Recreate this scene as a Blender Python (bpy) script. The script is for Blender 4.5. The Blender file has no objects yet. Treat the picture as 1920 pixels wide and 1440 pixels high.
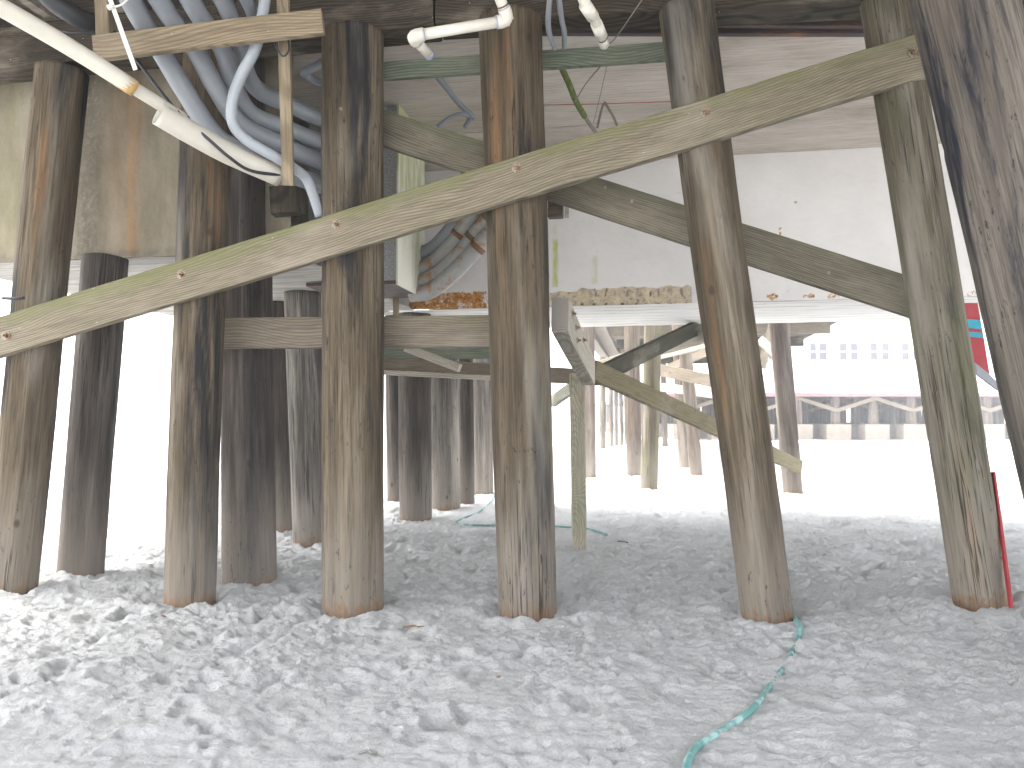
import bpy, math, random
import numpy as np
from mathutils import Vector, Matrix, Euler, noise as mnoise
R = math.radians
random.seed(7); rng = np.random.default_rng(7)
S = bpy.context.scene

# ---------------------------------------------------------------- camera
F = 1500.0; CH = 1.3; HOR = 785.0
PITCH = math.atan((HOR-720)/F)
cam = bpy.data.objects.new('camera', bpy.data.cameras.new('camera')); S.collection.objects.link(cam)
cam.location = (0, 0, CH); cam.rotation_euler = (R(90)+PITCH, 0, 0)
cam.data.sensor_width = 36; cam.data.lens = 36*F/1920
cam.data.clip_start = .05; cam.data.clip_end = 6000
S.camera = cam
# ---------------------------------------------------------------- world, sun, exposure
SUN_EL, SUN_AZ = 60, -75           # azimuth measured from +Y towards +X
w = bpy.data.worlds.new('World'); S.world = w; w.use_nodes = True
nt = w.node_tree; nt.nodes.clear()
sky = nt.nodes.new('ShaderNodeTexSky'); sky.sky_type = 'NISHITA'; sky.sun_disc = False
sky.sun_elevation = R(SUN_EL); sky.sun_rotation = R(SUN_AZ)
sky.air_density = 1.0; sky.dust_density = 4.0; sky.ozone_density = 0.6; sky.altitude = 0
bg = nt.nodes.new('ShaderNodeBackground'); bg.inputs[1].default_value = 0.15
wo = nt.nodes.new('ShaderNodeOutputWorld')
hs_ = nt.nodes.new('ShaderNodeHueSaturation'); hs_.inputs['Saturation'].default_value = .24   # overcast: nearly grey sky
nt.links.new(sky.outputs[0], hs_.inputs['Color']); nt.links.new(hs_.outputs[0], bg.inputs[0]); nt.links.new(bg.outputs[0], wo.inputs[0])
sun = bpy.data.objects.new('sun', bpy.data.lights.new('sun', 'SUN')); S.collection.objects.link(sun)
sun.data.energy = 0.5; sun.data.angle = R(25); sun.data.color = (1, .985, .96)
d = Vector((math.sin(R(SUN_AZ))*math.cos(R(SUN_EL)), math.cos(R(SUN_AZ))*math.cos(R(SUN_EL)), math.sin(R(SUN_EL))))
sun.rotation_euler = d.to_track_quat('Z', 'Y').to_euler(); sun.location = d*30
S.view_settings.view_transform = 'Standard'; S.view_settings.look = 'None'
S.view_settings.exposure = 3.26; S.view_settings.gamma = 1
S.render.engine = 'CYCLES'
S.cycles.max_bounces = 10; S.cycles.diffuse_bounces = 8

# ---------------------------------------------------------------- pixel to world
cp, sp = math.cos(PITCH), math.sin(PITCH)
def ray(px, py):
    a = (px-960)/F; b = -(py-720)/F
    return Vector((a, cp - b*sp, sp + b*cp))
def W(px, py, D):
    r = ray(px, py); return Vector((r.x*D/r.y, D, CH + r.z*D/r.y))
def Wz(px, py, z):
    r = ray(px, py); t = (z-CH)/r.z; return Vector((r.x*t, r.y*t, z))
ANG = R(9.7)
U = Vector((math.cos(ANG), -math.sin(ANG), 0)); V = Vector((math.sin(ANG), math.cos(ANG), 0))
def loc_uv(p): return p.x*U.x+p.y*U.y, p.x*V.x+p.y*V.y

# ---------------------------------------------------------------- objects and tags
def tag(o, label=None, cat=None, group=None, kind=None):
    if label: o['label'] = label
    if cat: o['category'] = cat
    if group: o['group'] = group
    if kind: o['kind'] = kind
    return o
def link(name, verts, faces, mat, parent=None, smooth=False, matrix=None, uvs=None):
    me = bpy.data.meshes.new(name); me.from_pydata(verts, [], faces); me.update()
    if isinstance(mat, (list, tuple)):
        for m in mat: me.materials.append(m)
    else: me.materials.append(mat)
    if smooth: me.polygons.foreach_set('use_smooth', [True]*len(me.polygons))
    o = bpy.data.objects.new(name, me); S.collection.objects.link(o)
    if matrix is not None: o.matrix_world = matrix
    if parent is not None:
        o.parent = parent
        o.matrix_parent_inverse = parent.matrix_world.inverted() if parent.type != 'X' else Matrix()
    return o
def empty(name, loc, rz=0):
    o = bpy.data.objects.new(name, None); S.collection.objects.link(o)
    o.matrix_world = Matrix.Translation(loc) @ Matrix.Rotation(rz, 4, 'Z'); return o

# ---------------------------------------------------------------- materials
class NT:
    def __init__(s, name, rough=.85, spec=.3):
        s.m = bpy.data.materials.new(name); s.m.use_nodes = True
        s.t = s.m.node_tree; s.b = s.t.nodes['Principled BSDF']
        s.b.inputs['Roughness'].default_value = rough
        s.b.inputs['Specular IOR Level'].default_value = spec
        s.co = s.t.nodes.new('ShaderNodeTexCoord').outputs['Object']
    def link(s, a, b): s.t.links.new(a, b)
    def rnd(s):
        return s.t.nodes.new('ShaderNodeObjectInfo').outputs['Random']
    def math(s, op, a, b=None, c=None, clamp=False):
        n = s.t.nodes.new('ShaderNodeMath'); n.operation = op; n.use_clamp = clamp
        for i, x in enumerate((a, b, c)):
            if x is None: continue
            if isinstance(x, (int, float)): n.inputs[i].default_value = x
            else: s.link(x, n.inputs[i])
        return n.outputs[0]
    def mapv(s, scale=(1, 1, 1), off=None, src=None):
        n = s.t.nodes.new('ShaderNodeMapping'); n.inputs['Scale'].default_value = scale
        s.link(src or s.co, n.inputs['Vector'])
        if off is not None:
            if isinstance(off, tuple): n.inputs['Location'].default_value = off
            else:
                c = s.t.nodes.new('ShaderNodeCombineXYZ')
                for i in range(3): s.link(s.math('MULTIPLY', off, 31.7+17*i), c.inputs[i])
                s.link(c.outputs[0], n.inputs['Location'])
        return n.outputs[0]
    def noise(s, vec, scale, detail=4, rough=.55, dist=0):
        n = s.t.nodes.new('ShaderNodeTexNoise'); s.link(vec, n.inputs['Vector'])
        n.inputs['Scale'].default_value = scale; n.inputs['Detail'].default_value = detail
        n.inputs['Roughness'].default_value = rough; n.inputs['Distortion'].default_value = dist
        return n.outputs['Fac']
    def wave(s, vec, scale, dist, detail=2, dscale=1, rings=False, d='Z'):
        n = s.t.nodes.new('ShaderNodeTexWave'); s.link(vec, n.inputs['Vector'])
        if rings: n.wave_type = 'RINGS'; n.rings_direction = d
        else: n.bands_direction = d
        n.inputs['Scale'].default_value = scale; n.inputs['Distortion'].default_value = dist
        n.inputs['Detail'].default_value = detail; n.inputs['Detail Scale'].default_value = dscale
        return n.outputs['Fac']
    def ramp(s, fac, *stops):
        n = s.t.nodes.new('ShaderNodeValToRGB'); s.link(fac, n.inputs[0])
        e = n.color_ramp.elements
        while len(e) < len(stops): e.new(.5)
        for el, (p, c) in zip(e, stops):
            el.position = p
            el.color = (c, c, c, 1) if isinstance(c, (int, float)) else (*c, 1)
        return n.outputs[0]
    def step(s, fac, lo, hi):
        n = s.t.nodes.new('ShaderNodeMapRange'); s.link(fac, n.inputs[0])
        n.inputs[1].default_value = lo; n.inputs[2].default_value = hi; n.interpolation_type = 'SMOOTHSTEP'
        return n.outputs[0]
    def mix(s, fac, a, b, mode='MIX'):
        n = s.t.nodes.new('ShaderNodeMix'); n.data_type = 'RGBA'; n.blend_type = mode
        for sock, x in ((n.inputs[0], fac), (n.inputs[6], a), (n.inputs[7], b)):
            if isinstance(x, (int, float)): sock.default_value = x
            elif isinstance(x, tuple): sock.default_value = (*x, 1)
            else: s.link(x, sock)
        return n.outputs[2]
    def sep(s, src=None):
        n = s.t.nodes.new('ShaderNodeSeparateXYZ'); s.link(src or s.co, n.inputs[0]); return n.outputs
    def attr(s, name):
        n = s.t.nodes.new('ShaderNodeAttribute'); n.attribute_name = name; return n.outputs['Fac']
    def color(s, c):
        if isinstance(c, tuple): s.b.inputs['Base Color'].default_value = (*c, 1)
        else: s.link(c, s.b.inputs['Base Color'])
    def bump(s, h, strength=.5, dist=.01):
        n = s.t.nodes.new('ShaderNodeBump'); s.link(h, n.inputs['Height'])
        n.inputs['Strength'].default_value = strength; n.inputs['Distance'].default_value = dist
        prev = s.b.inputs['Normal'].links
        if prev: s.link(prev[0].from_socket, n.inputs['Normal'])
        s.link(n.outputs[0], s.b.inputs['Normal'])

def m_pile(name, cols, dark, black=.5, white=.4, green=.0, th=.54):
    m = NT(name, .9, .15); r = m.rnd()
    v = m.mapv((1, 1, .06), r)
    n1 = m.noise(v, 5.5, 5, .6, .4)
    c = m.ramp(n1, (.28, cols[0]), (.42, cols[1]), (.55, cols[2]), (.70, cols[3]))
    # fine fibres
    f = m.noise(m.mapv((1, 1, .03), r), 75, 4, .7)
    c = m.mix(m.math('MULTIPLY', m.step(f, .42, .62), .6), c, tuple(x*.45 for x in cols[1]))
    f2 = m.noise(m.mapv((1, 1, .045), m.math('ADD', r, 2)), 26, 4, .7)
    c = m.mix(m.math('MULTIPLY', m.step(f2, .5, .75), .4), c, cols[3])
    # black tar-like stains
    b = m.noise(m.mapv((1, 1, .09), m.math('ADD', r, 1)), 4.2, 7, .68, .5)
    c = m.mix(m.math('MULTIPLY', m.step(b, th, th+.13), m.math('MULTIPLY', black, .8)), c, dark)
    b2 = m.noise(m.mapv((1, 1, .16), m.math('ADD', r, 4)), 13, 6, .75, .6)
    c = m.mix(m.math('MULTIPLY', m.step(b2, .61, .72), m.math('MULTIPLY', black, .8)), c, tuple(x*.8 for x in dark))
    # pale bleached wood
    p = m.noise(m.mapv((1, 1, .12), m.math('ADD', r, 3)), 3.1, 5, .6)
    c = m.mix(m.math('MULTIPLY', m.step(p, .52, .72), white), c, (.36, .345, .32))
    # rusty orange streak
    o = m.noise(m.mapv((1, 1, .07), m.math('ADD', r, 6)), 4.2, 4, .6)
    c = m.mix(m.math('MULTIPLY', m.step(o, .60, .72), .38), c, (.33, .17, .07))
    z = m.sep()[2]
    if green:
        g = m.noise(m.mapv((1, 1, .25), m.math('ADD', r, 8)), 3.5, 5, .6)
        c = m.mix(m.math('MULTIPLY', m.step(g, .45, .65), green), c, (.11, .13, .05))
    # worn zone at the sand: bleached, then raw orange wood right at the foot
    e = m.noise(m.mapv((1, 1, .15), r), 9, 4, .6)
    zz = m.math('ADD', z, m.math('MULTIPLY', m.math('SUBTRACT', e, .5), 1.1))
    c = m.mix(m.math('MULTIPLY', m.math('SUBTRACT', 1, m.step(zz, .1, 1.1)), .38), c, (.36, .33, .30))
    e2 = m.noise(m.mapv((1, 1, .4), r), 24, 5, .7)
    zo = m.math('ADD', z, m.math('MULTIPLY', m.math('SUBTRACT', e2, .5), .5))
    c = m.mix(m.math('MULTIPLY', m.math('SUBTRACT', 1, m.step(zo, .0, .07)), .7), c, (.22, .13, .075))
    ds = m.noise(m.mapv((1, 1, .30), m.math('ADD', r, 11)), 30, 5, .75, .3)
    dm = m.step(m.noise(m.mapv((1, 1, .5), m.math('ADD', r, 12)), 3.0, 3), .42, .6)
    c = m.mix(m.math('MULTIPLY', m.math('MULTIPLY', m.step(ds, .60, .66), dm), .85), c, (.02, .018, .018))
    # drying checks: thin vertical cracks
    ck = m.noise(m.mapv((1, 1, .02), m.math('ADD', r, 5)), 22, 3, .6, .1)
    ckm = m.math('SUBTRACT', 1, m.step(m.math('ABSOLUTE', m.math('SUBTRACT', ck, .5)), .004, .022))
    ckg = m.step(m.noise(m.mapv((1, 1, .3), m.math('ADD', r, 9)), 2.5, 3), .45, .62)
    ckm = m.math('MULTIPLY', ckm, ckg)
    c = m.mix(m.math('MULTIPLY', ckm, .85), c, (.018, .015, .012))
    # knots
    vo = m.t.nodes.new('ShaderNodeTexVoronoi'); m.link(m.mapv((1, 1, .6), m.math('ADD', r, 7)), vo.inputs['Vector']); vo.inputs['Scale'].default_value = 2.6
    kn = m.math('SUBTRACT', 1, m.step(vo.outputs['Distance'], .03, .075))
    c = m.mix(m.math('MULTIPLY', kn, .8), c, (.05, .035, .025))
    c = m.mix(1.0, c, (.86, .82, .755), 'MULTIPLY')
    m.color(c)
    m.bump(f, .5, .004); m.bump(m.math('SUBTRACT', 1, ckm), .5, .006); m.bump(n1, .4, .015)
    return m.m
PILE = m_pile('weathered_pile_wood', [(.045, .038, .029), (.088, .070, .048), (.135, .110, .078), (.22, .19, .15)], (.016, .018, .024), 1.15, .42, 0, .52)
PILE_G = m_pile('mossy_pile_wood', [(.065, .06, .046), (.12, .105, .08), (.18, .165, .135), (.26, .245, .215)], (.022, .024, .028), .9, .55, .32)
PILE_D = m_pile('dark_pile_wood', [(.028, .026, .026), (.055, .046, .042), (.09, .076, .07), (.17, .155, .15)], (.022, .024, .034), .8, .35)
PILE_W = m_pile('bleached_pile_wood', [(.05, .047, .045), (.11, .10, .095), (.19, .18, .17), (.34, .33, .32)], (.045, .045, .055), .95, .8)
PILE_F = m_pile('far_pile_wood', [(.06, .05, .045), (.11, .088, .075), (.16, .13, .115), (.24, .21, .19)], (.05, .05, .055), .5, .5, .12)

def m_board(name, c0, c1, green=0., gcol=(.13, .15, .055), topg=True, ends=False, sc=1):
    m = NT(name, .85, .2); r = m.rnd()
    x, y, z = m.sep()
    wv = m.noise(m.mapv((.42, 1, 1), r), 2.0, 1.5, .4)
    warp = m.t.nodes.new('ShaderNodeCombineXYZ')
    m.link(m.math('ADD', m.math('MULTIPLY', x, .16), m.math('MULTIPLY', r, 7)), warp.inputs[0])
    m.link(m.math('ADD', y, r), warp.inputs[1])
    m.link(m.math('ADD', m.math('MULTIPLY', wv, .30), m.math('ADD', z, r)), warp.inputs[2])
    g = m.wave(warp.outputs[0], 17*sc, 1.2, 2, .9)
    g2 = m.noise(m.mapv((.04, 1, 1), r), 90, 4, .7)
    c = m.mix(m.math('ADD', .25, m.math('MULTIPLY', m.step(g, .0, .7), .75)), tuple(v*.8 for v in c0), c1)
    c = m.mix(m.math('MULTIPLY', m.step(g2, .42, .62), .5), c, tuple(v*.5 for v in c0))
    blot = m.noise(m.mapv((.4, 1, 1), r), 3.5, 5, .6)
    c = m.mix(m.math('MULTIPLY', m.step(blot, .5, .72), .35), c, (.36, .33, .28))
    if green:
        gn = m.noise(m.mapv((.5, 1, 1), m.math('ADD', r, 1)), 3, 5, .65)
        base = m.math('ADD', gn, m.math('MULTIPLY', z, 2.2 if topg else 0))
        c = m.mix(m.math('MULTIPLY', m.step(base, .56, .86), green), c, gcol)
    vo = m.t.nodes.new('ShaderNodeTexVoronoi'); m.link(m.mapv((.9, 1, 1), r), vo.inputs['Vector']); vo.inputs['Scale'].default_value = 2.1
    kn = m.math('SUBTRACT', 1, m.step(vo.outputs['Distance'], .02, .06))
    c = m.mix(m.math('MULTIPLY', kn, .7), c, (.09, .05, .03))
    # small pale flecks and dark nail stains
    vf = m.t.nodes.new('ShaderNodeTexVoronoi'); m.link(m.mapv((1, 1, 1.4), r), vf.inputs['Vector']); vf.inputs['Scale'].default_value = 7
    c = m.mix(m.math('SUBTRACT', 1, m.step(vf.outputs['Distance'], .02, .04)), c, (.5, .5, .45))
    c = m.mix(1.0, c, (.90, .86, .81), 'MULTIPLY')
    m.color(c); m.bump(g2, .35, .004); m.bump(g, .25, .004)
    return m.m
BRACE = m_board('treated_brace_wood', (.155, .135, .095), (.25, .225, .17), .55)
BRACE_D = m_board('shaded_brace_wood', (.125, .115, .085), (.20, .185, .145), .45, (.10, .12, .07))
GREENB = m_board('green_stained_wood', (.12, .15, .115), (.19, .225, .175), .3, (.08, .14, .09))
GIRT = m_board('grey_brown_wood', (.16, .135, .105), (.235, .205, .165), .15)
PALE = m_board('pale_lumber', (.33, .31, .26), (.46, .44, .39), .12)
POSTW = m_board('pale_post_wood', (.33, .32, .25), (.40, .385, .31), .2, sc=3.5)
MOSSY = m_board('mossy_lumber', (.12, .105, .06), (.21, .19, .12), .85, (.10, .125, .03), False)
DARKB = m_board('dark_green_lumber', (.035, .04, .03), (.075, .075, .055), .5, (.05, .06, .025), False)  # much darker than the other lumber, with green blotches
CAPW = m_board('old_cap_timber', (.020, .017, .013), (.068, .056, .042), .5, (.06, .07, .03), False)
CLEAT = m_board('cleat_lumber', (.20, .165, .11), (.30, .25, .18), .25)

# ---------------------------------------------------------------- builders
def board(name, p0, p1, h, t, mat, parent=None, up=Vector((0, 0, 1)), seg=.12, jit=.002, extra=None):
    """timber between two points; local x along it, z its depth, y its thickness"""
    x = (p1-p0); L = x.length; x.normalize()
    y = up.cross(x).normalized(); z = x.cross(y).normalized()
    M = Matrix.Identity(4)
    for i in range(3): M[i][0] = x[i]; M[i][1] = y[i]; M[i][2] = z[i]; M[i][3] = p0[i]
    n = max(2, int(L/seg)); b = min(h, t)*.07
    prof = [(-t/2+b, -h/2), (t/2-b, -h/2), (t/2, -h/2+b), (t/2, h/2-b), (t/2-b, h/2), (-t/2+b, h/2), (-t/2, h/2-b), (-t/2, -h/2+b)]
    vs, fs = [], []; sd = random.random()*100
    for i in range(n+1):
        xx = L*i/n
        dy = jit*2*mnoise.noise(Vector((xx*.8, sd, 0))); dz = jit*2*mnoise.noise(Vector((xx*.8, sd, 5)))
        for k, (a, c) in enumerate(prof):
            j = jit*.8*mnoise.noise(Vector((xx*9, k*3.3, sd)))
            vs.append((xx, a+dy+j, c+dz+j))
    for i in range(n):
        for k in range(8):
            a = i*8+k; b2 = i*8+(k+1) % 8
            fs.append((a, a+8, b2+8, b2))
    fs.append(tuple(range(8))); fs.append(tuple(range(n*8+7, n*8-1, -1)))
    return link(name, vs, fs, mat, parent, matrix=M)

def pile(name, base, top, r0, r1, mat, label, cat='pile', group=None, seed=0, notch=None, seg=28):
    base, top = Vector(base), Vector(top)
    z = (top-base); L = z.length; z.normalize()
    x = Vector((1, 0, 0)); x = (x - z*x.dot(z)).normalized(); y = z.cross(x)
    M = Matrix.Identity(4)
    for i in range(3): M[i][0] = x[i]; M[i][1] = y[i]; M[i][2] = z[i]; M[i][3] = base[i]
    z0 = -.45; n = max(12, int((L-z0)/(.03 if seg > 60 else .06))) if r0 > .1 and seg > 20 else 14
    vs, fs = [], []
    for i in range(n+1):
        t = i/n; zz = z0+(L-z0)*t; r = r0+(r1-r0)*max(0, zz/L)
        bx = .012*mnoise.noise(Vector((zz*.5, seed*3.1, 1))); by = .012*mnoise.noise(Vector((zz*.5, seed*3.1, 9)))
        for k in range(seg):
            a = 2*math.pi*k/seg; ca, sa = math.cos(a), math.sin(a)
            rr = r*(1+.035*mnoise.noise(Vector((ca*1.3, sa*1.3+seed*7, zz*.6)))+.018*mnoise.noise(Vector((ca*5, sa*5+seed*7, zz*1.1)))
                    + .012*mnoise.noise(Vector((ca*14, sa*14+seed, zz*2.0))))
            if seg > 60:
                q1 = abs(mnoise.noise(Vector((ca*7, sa*7+seed*5, zz*.35)))); q2 = mnoise.noise(Vector((ca*2, sa*2+seed, zz*.9+4)))
                if q1 < .05 and q2 > -.05: rr -= .011*(1-q1/.05)
                rr += r*.010*mnoise.noise(Vector((ca*26, sa*26+seed, zz*1.6)))
            vs.append((rr*ca+bx, rr*sa+by, zz if i < n else zz+.01*mnoise.noise(Vector((ca, sa, seed)))))
    for i in range(n):
        for k in range(seg):
            a = i*seg+k; b = i*seg+(k+1) % seg; fs.append((a, b, b+seg, a+seg))
    c = len(vs); vs.append((0, 0, L+.005))
    for k in range(seg): fs.append((n*seg+k, n*seg+(k+1) % seg, c))
    o = link(name, vs, fs, mat, smooth=True, matrix=M)
    return tag(o, label, cat, group)

def catmull(P, step=6):
    P = [Vector(p) for p in P]
    if len(P) == 2: return [P[0].lerp(P[1], i/step) for i in range(step+1)]
    Q = [P[0]*2-P[1]]+P+[P[-1]*2-P[-2]]; out = []
    for i in range(1, len(Q)-2):
        for k in range(step):
            t = k/step; a, b, c, d2 = Q[i-1], Q[i], Q[i+1], Q[i+2]
            out.append(.5*((2*b)+(c-a)*t+(2*a-5*b+4*c-d2)*t*t+(3*b-a-3*c+d2)*t*t*t))
    out.append(P[-1]); return out
def tube(name, P, r, mat, parent=None, seg=14, step=6, radii=None, hollow=0, smooth_path=True):
    C = catmull(P, step) if smooth_path else [Vector(p) for p in P]
    o0 = C[0].copy(); C = [c-o0 for c in C]
    n = len(C); vs, fs = [], []
    t = (C[1]-C[0]).normalized(); ref = Vector((0, 0, 1)) if abs(t.z) < .9 else Vector((1, 0, 0))
    nrm = (ref-t*ref.dot(t)).normalized()
    def ringset(rad):
        nonlocal nrm
        nr = nrm.copy()
        base = len(vs)
        for i in range(n):
            tt = (C[min(i+1, n-1)]-C[max(i-1, 0)]).normalized()
            nr = (nr-tt*nr.dot(tt)).normalized(); b = tt.cross(nr)
            rr = (radii[min(len(radii)-1, int(i*len(radii)/n))] if radii else rad)
            rr = rad if not radii else rr
            for k in range(seg):
                a = 2*math.pi*k/seg; vs.append(tuple(C[i]+nr*(rr*math.cos(a))+b*(rr*math.sin(a))))
        return base
    b0 = ringset(r)
    for i in range(n-1):
        for k in range(seg):
            a = b0+i*seg+k; b = b0+i*seg+(k+1) % seg; fs.append((a, b, b+seg, a+seg))
    if hollow:
        b1 = ringset(r-hollow)
        for i in range(n-1):
            for k in range(seg):
                a = b1+i*seg+k; b = b1+i*seg+(k+1) % seg; fs.append((a, a+seg, b+seg, b))
        for k in range(seg):
            k2 = (k+1) % seg
            fs.append((b0+k, b1+k, b1+k2, b0+k2))
            fs.append((b0+(n-1)*seg+k, b0+(n-1)*seg+k2, b1+(n-1)*seg+k2, b1+(n-1)*seg+k))
    else:
        fs.append(tuple(b0+k for k in range(seg-1, -1, -1))); fs.append(tuple(b0+(n-1)*seg+k for k in range(seg)))
    return link(name, vs, fs, mat, parent, smooth=True, matrix=Matrix.Translation(o0))
def ring_on(name, P0, P1, r, mat, parent=None, hollow=0):
    return tube(name, [P0, P1], r, mat, parent, step=2, hollow=hollow, smooth_path=False)

def boxmesh(lo, hi):
    (a, b, c), (d2, e, f) = lo, hi
    v = [(a, b, c), (d2, b, c), (d2, e, c), (a, e, c), (a, b, f), (d2, b, f), (d2, e, f), (a, e, f)]
    return v, [(0, 3, 2, 1), (4, 5, 6, 7), (0, 1, 5, 4), (1, 2, 6, 5), (2, 3, 7, 6), (3, 0, 4, 7)]
def box(name, lo, hi, mat, parent=None, M=None, bev=0):
    v, f = boxmesh(lo, hi); o = link(name, v, f, mat, parent, matrix=M if M is not None else Matrix())
    if bev:
        b = o.modifiers.new('bevel', 'BEVEL'); b.width = bev; b.segments = 2
    return o
def boxes(name, lst, mat, parent=None, M=None):
    vs, fs = [], []
    for lo, hi in lst:
        v, f = boxmesh(lo, hi); k = len(vs); vs += v; fs += [tuple(i+k for i in q) for q in f]
    return link(name, vs, fs, mat, parent, matrix=M if M is not None else Matrix())

# ---------------------------------------------------------------- numpy noise
def _hash(ix, iy, s):
    h = (ix*374761393 + iy*668265263 + s*1442695041) & 0xffffffff
    h = ((h ^ (h >> 13))*1274126177) & 0xffffffff
    return ((h ^ (h >> 16)) & 0xffff)/65535.0
def vnoise(x, y, s=0):
    ix = np.floor(x).astype(np.int64); iy = np.floor(y).astype(np.int64); fx = x-ix; fy = y-iy
    u = fx*fx*fx*(fx*(fx*6-15)+10); v = fy*fy*fy*(fy*(fy*6-15)+10)
    def g(a, b, dx, dy):
        an = _hash(a, b, s)*2*np.pi; return np.cos(an)*dx+np.sin(an)*dy
    n00 = g(ix, iy, fx, fy); n10 = g(ix+1, iy, fx-1, fy); n01 = g(ix, iy+1, fx, fy-1); n11 = g(ix+1, iy+1, fx-1, fy-1)
    return ((n00*(1-u)+n10*u)*(1-v)+(n01*(1-u)+n11*u)*v)*1.5
def fbm(x, y, o=4, s=0, g=.5):
    a, t = 1., 0.
    for i in range(o): t = t+a*vnoise(x*2**i, y*2**i, s+i*13); a *= g
    return t
def sm(x, a, b):
    t = np.clip((x-a)/(b-a), 0, 1); return t*t*(3-2*t)

# ================================================================ PILE POSITIONS
def rowD(X): return 5.40-.14*X
def row_pile(px, py):
    X = (px-960)*5.5/F
    for _ in range(4): D = rowD(X); X = W(px, py, D).x
    return D
# (base px, base py, top px, top py, diameter bottom, top)
FRONT = [
 (20, 1112, 117, 112, .42, .44), (355, 1136, 392, 92, .385, .385), (664, 1150, 661, 46, .44, .455),
 (989, 1160, 958, 22, .40, .455), (1440, 1168, 1288, 18, .345, .385), (1838, 1132, 1668, 24, .37, .37)]
BASES = []; TOPS = []
for (bx, by, tx, ty, d0, d1) in list(FRONT):
    D = row_pile(bx, by); cf = math.cos(math.atan((bx-960)/F)); FRONT[len(BASES)] = (bx, by, tx, ty, d0*cf, d1*cf); d0 *= cf; d1 *= cf
    p = W(bx, by, D); p.y += d0/2; p.x *= (D+d0/2)/D
    D2 = D+d0/2; 
    t = W(tx, ty, D); t.y += d1/2; t.x *= (D+d1/2)/D
    BASES.append(p); TOPS.append(t)

# ================================================================ SAND
def spaced(a, b, s0, grow, lim):
    out = [a]; s = s0
    while out[-1] < lim: out.append(out[-1]+s); s *= grow
    return out
xs = list(np.arange(-5.2, 5.2, .0145)); e = spaced(5.2, 0, .015, 1.06, 2500)[1:]
xs = np.array([-v for v in e[::-1]]+xs+e)
near = list(np.arange(2.6, 7.2, .0115)); f2 = spaced(7.2, 0, .012, 1.0075, 24)[1:]; f3 = spaced(f2[-1], 0, .16, 1.12, 2500)[1:]
bk = spaced(0, 0, .03, 1.09, 600)[1:]
ys = np.array([2.6-v for v in bk[::-1]]+near+f2+f3)
X, Y = np.meshgrid(xs, ys)
Z = .035*fbm(X*.45, Y*.45, 3, 1)+.022*fbm(X*1.6+5, Y*1.6, 3, 2); ZL = Z.copy()
nearm = 1-sm(np.hypot(X, Y-5), 15, 40)
# choppy trodden sand
chop = sm(Y, 3.4, 4.2)*.75+.25
wx = X+.08*fbm(X*3, Y*3, 2, 40); wy = Y+.08*fbm(X*3+9, Y*3, 2, 41)
b1 = np.abs(fbm(wx*3.2, wy*3.6, 3, 3)); b2 = np.abs(fbm(wx*8, wy*9, 3, 5)); b3 = fbm(wx*22, wy*24, 3, 8, .6)
Z += nearm*chop*.56*((.030+.022*sm(Y, 4.5, 6.5))*b1+(.021+.012*sm(Y, 4.5, 6.5))*b2+.013*b3)
Z += nearm*(1-chop)*(.012*fbm(X*.9, Y*7, 3, 17)+.006*fbm(X*3, Y*26, 2, 19))
crumb = np.clip(fbm(X*17, Y*19, 3, 31, .65)-.12, 0, 1)*sm(fbm(X*1.9, Y*2.1, 3, 33), -.15, .35)
Z += nearm*(.35+.65*chop)*.018*crumb
Z += nearm*.009*np.clip(np.abs(fbm(wx*14, wy*17, 2, 37))-.05, 0, 1)
# footprints and scuffs
def pit(cx, cy, a, b, th, dep, rim):
    R0 = max(a, b)*2.2
    i0, i1 = np.searchsorted(ys, [cy-R0, cy+R0]); j0, j1 = np.searchsorted(xs, [cx-R0, cx+R0])
    if i1-i0 < 2 or j1-j0 < 2: return
    xx = X[i0:i1, j0:j1]-cx; yy = Y[i0:i1, j0:j1]-cy
    u = (xx*np.cos(th)+yy*np.sin(th))/a; v = (-xx*np.sin(th)+yy*np.cos(th))/b
    wob = 1+.25*fbm(xx*7+cx*3, yy*7+cy, 2, 23)
    q = np.sqrt(u*u+v*v)*wob
    Z[i0:i1, j0:j1] += -dep*np.exp(-(q**3.2))+rim*np.exp(-((q-1.25)/.33)**2)*(1+.7*np.clip(u*.6+.3*v, -1, 1))
rr_ = random.Random(5)
for k in range(1500):
    cy = 3.3+12*rr_.random()**1.15; cx = rr_.uniform(-.8, .8)*(cy+.6)
    a = rr_.uniform(.09, .15); 
    if cy < 3.9 and rr_.random() < .6: continue
    pit(cx, cy, a, a*rr_.uniform(.38, .6), rr_.uniform(0, math.pi), rr_.uniform(.008, .026)+.014*min(1, max(0, cy-4.3)), rr_.uniform(.003, .012))
for k in range(2600):
    cy = 3.0+6*rr_.random()**1.3; cx = rr_.uniform(-.75, .75)*(cy+.4)
    a = rr_.uniform(.02, .05)
    pit(cx, cy, a, a*rr_.uniform(.5, .95), rr_.uniform(0, math.pi), rr_.uniform(.004, .016)*rr_.choice((1, 1, -.7)), rr_.uniform(.001, .006))
# wheel rut along the bottom left
for k in range(2):
    c = 3.22+.16*k+.035*X
    Z += -.018*np.exp(-((Y-c)/.035)**2)*(1-sm(X, -.2, 1.2))*sm(X, -4, -2)
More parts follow.
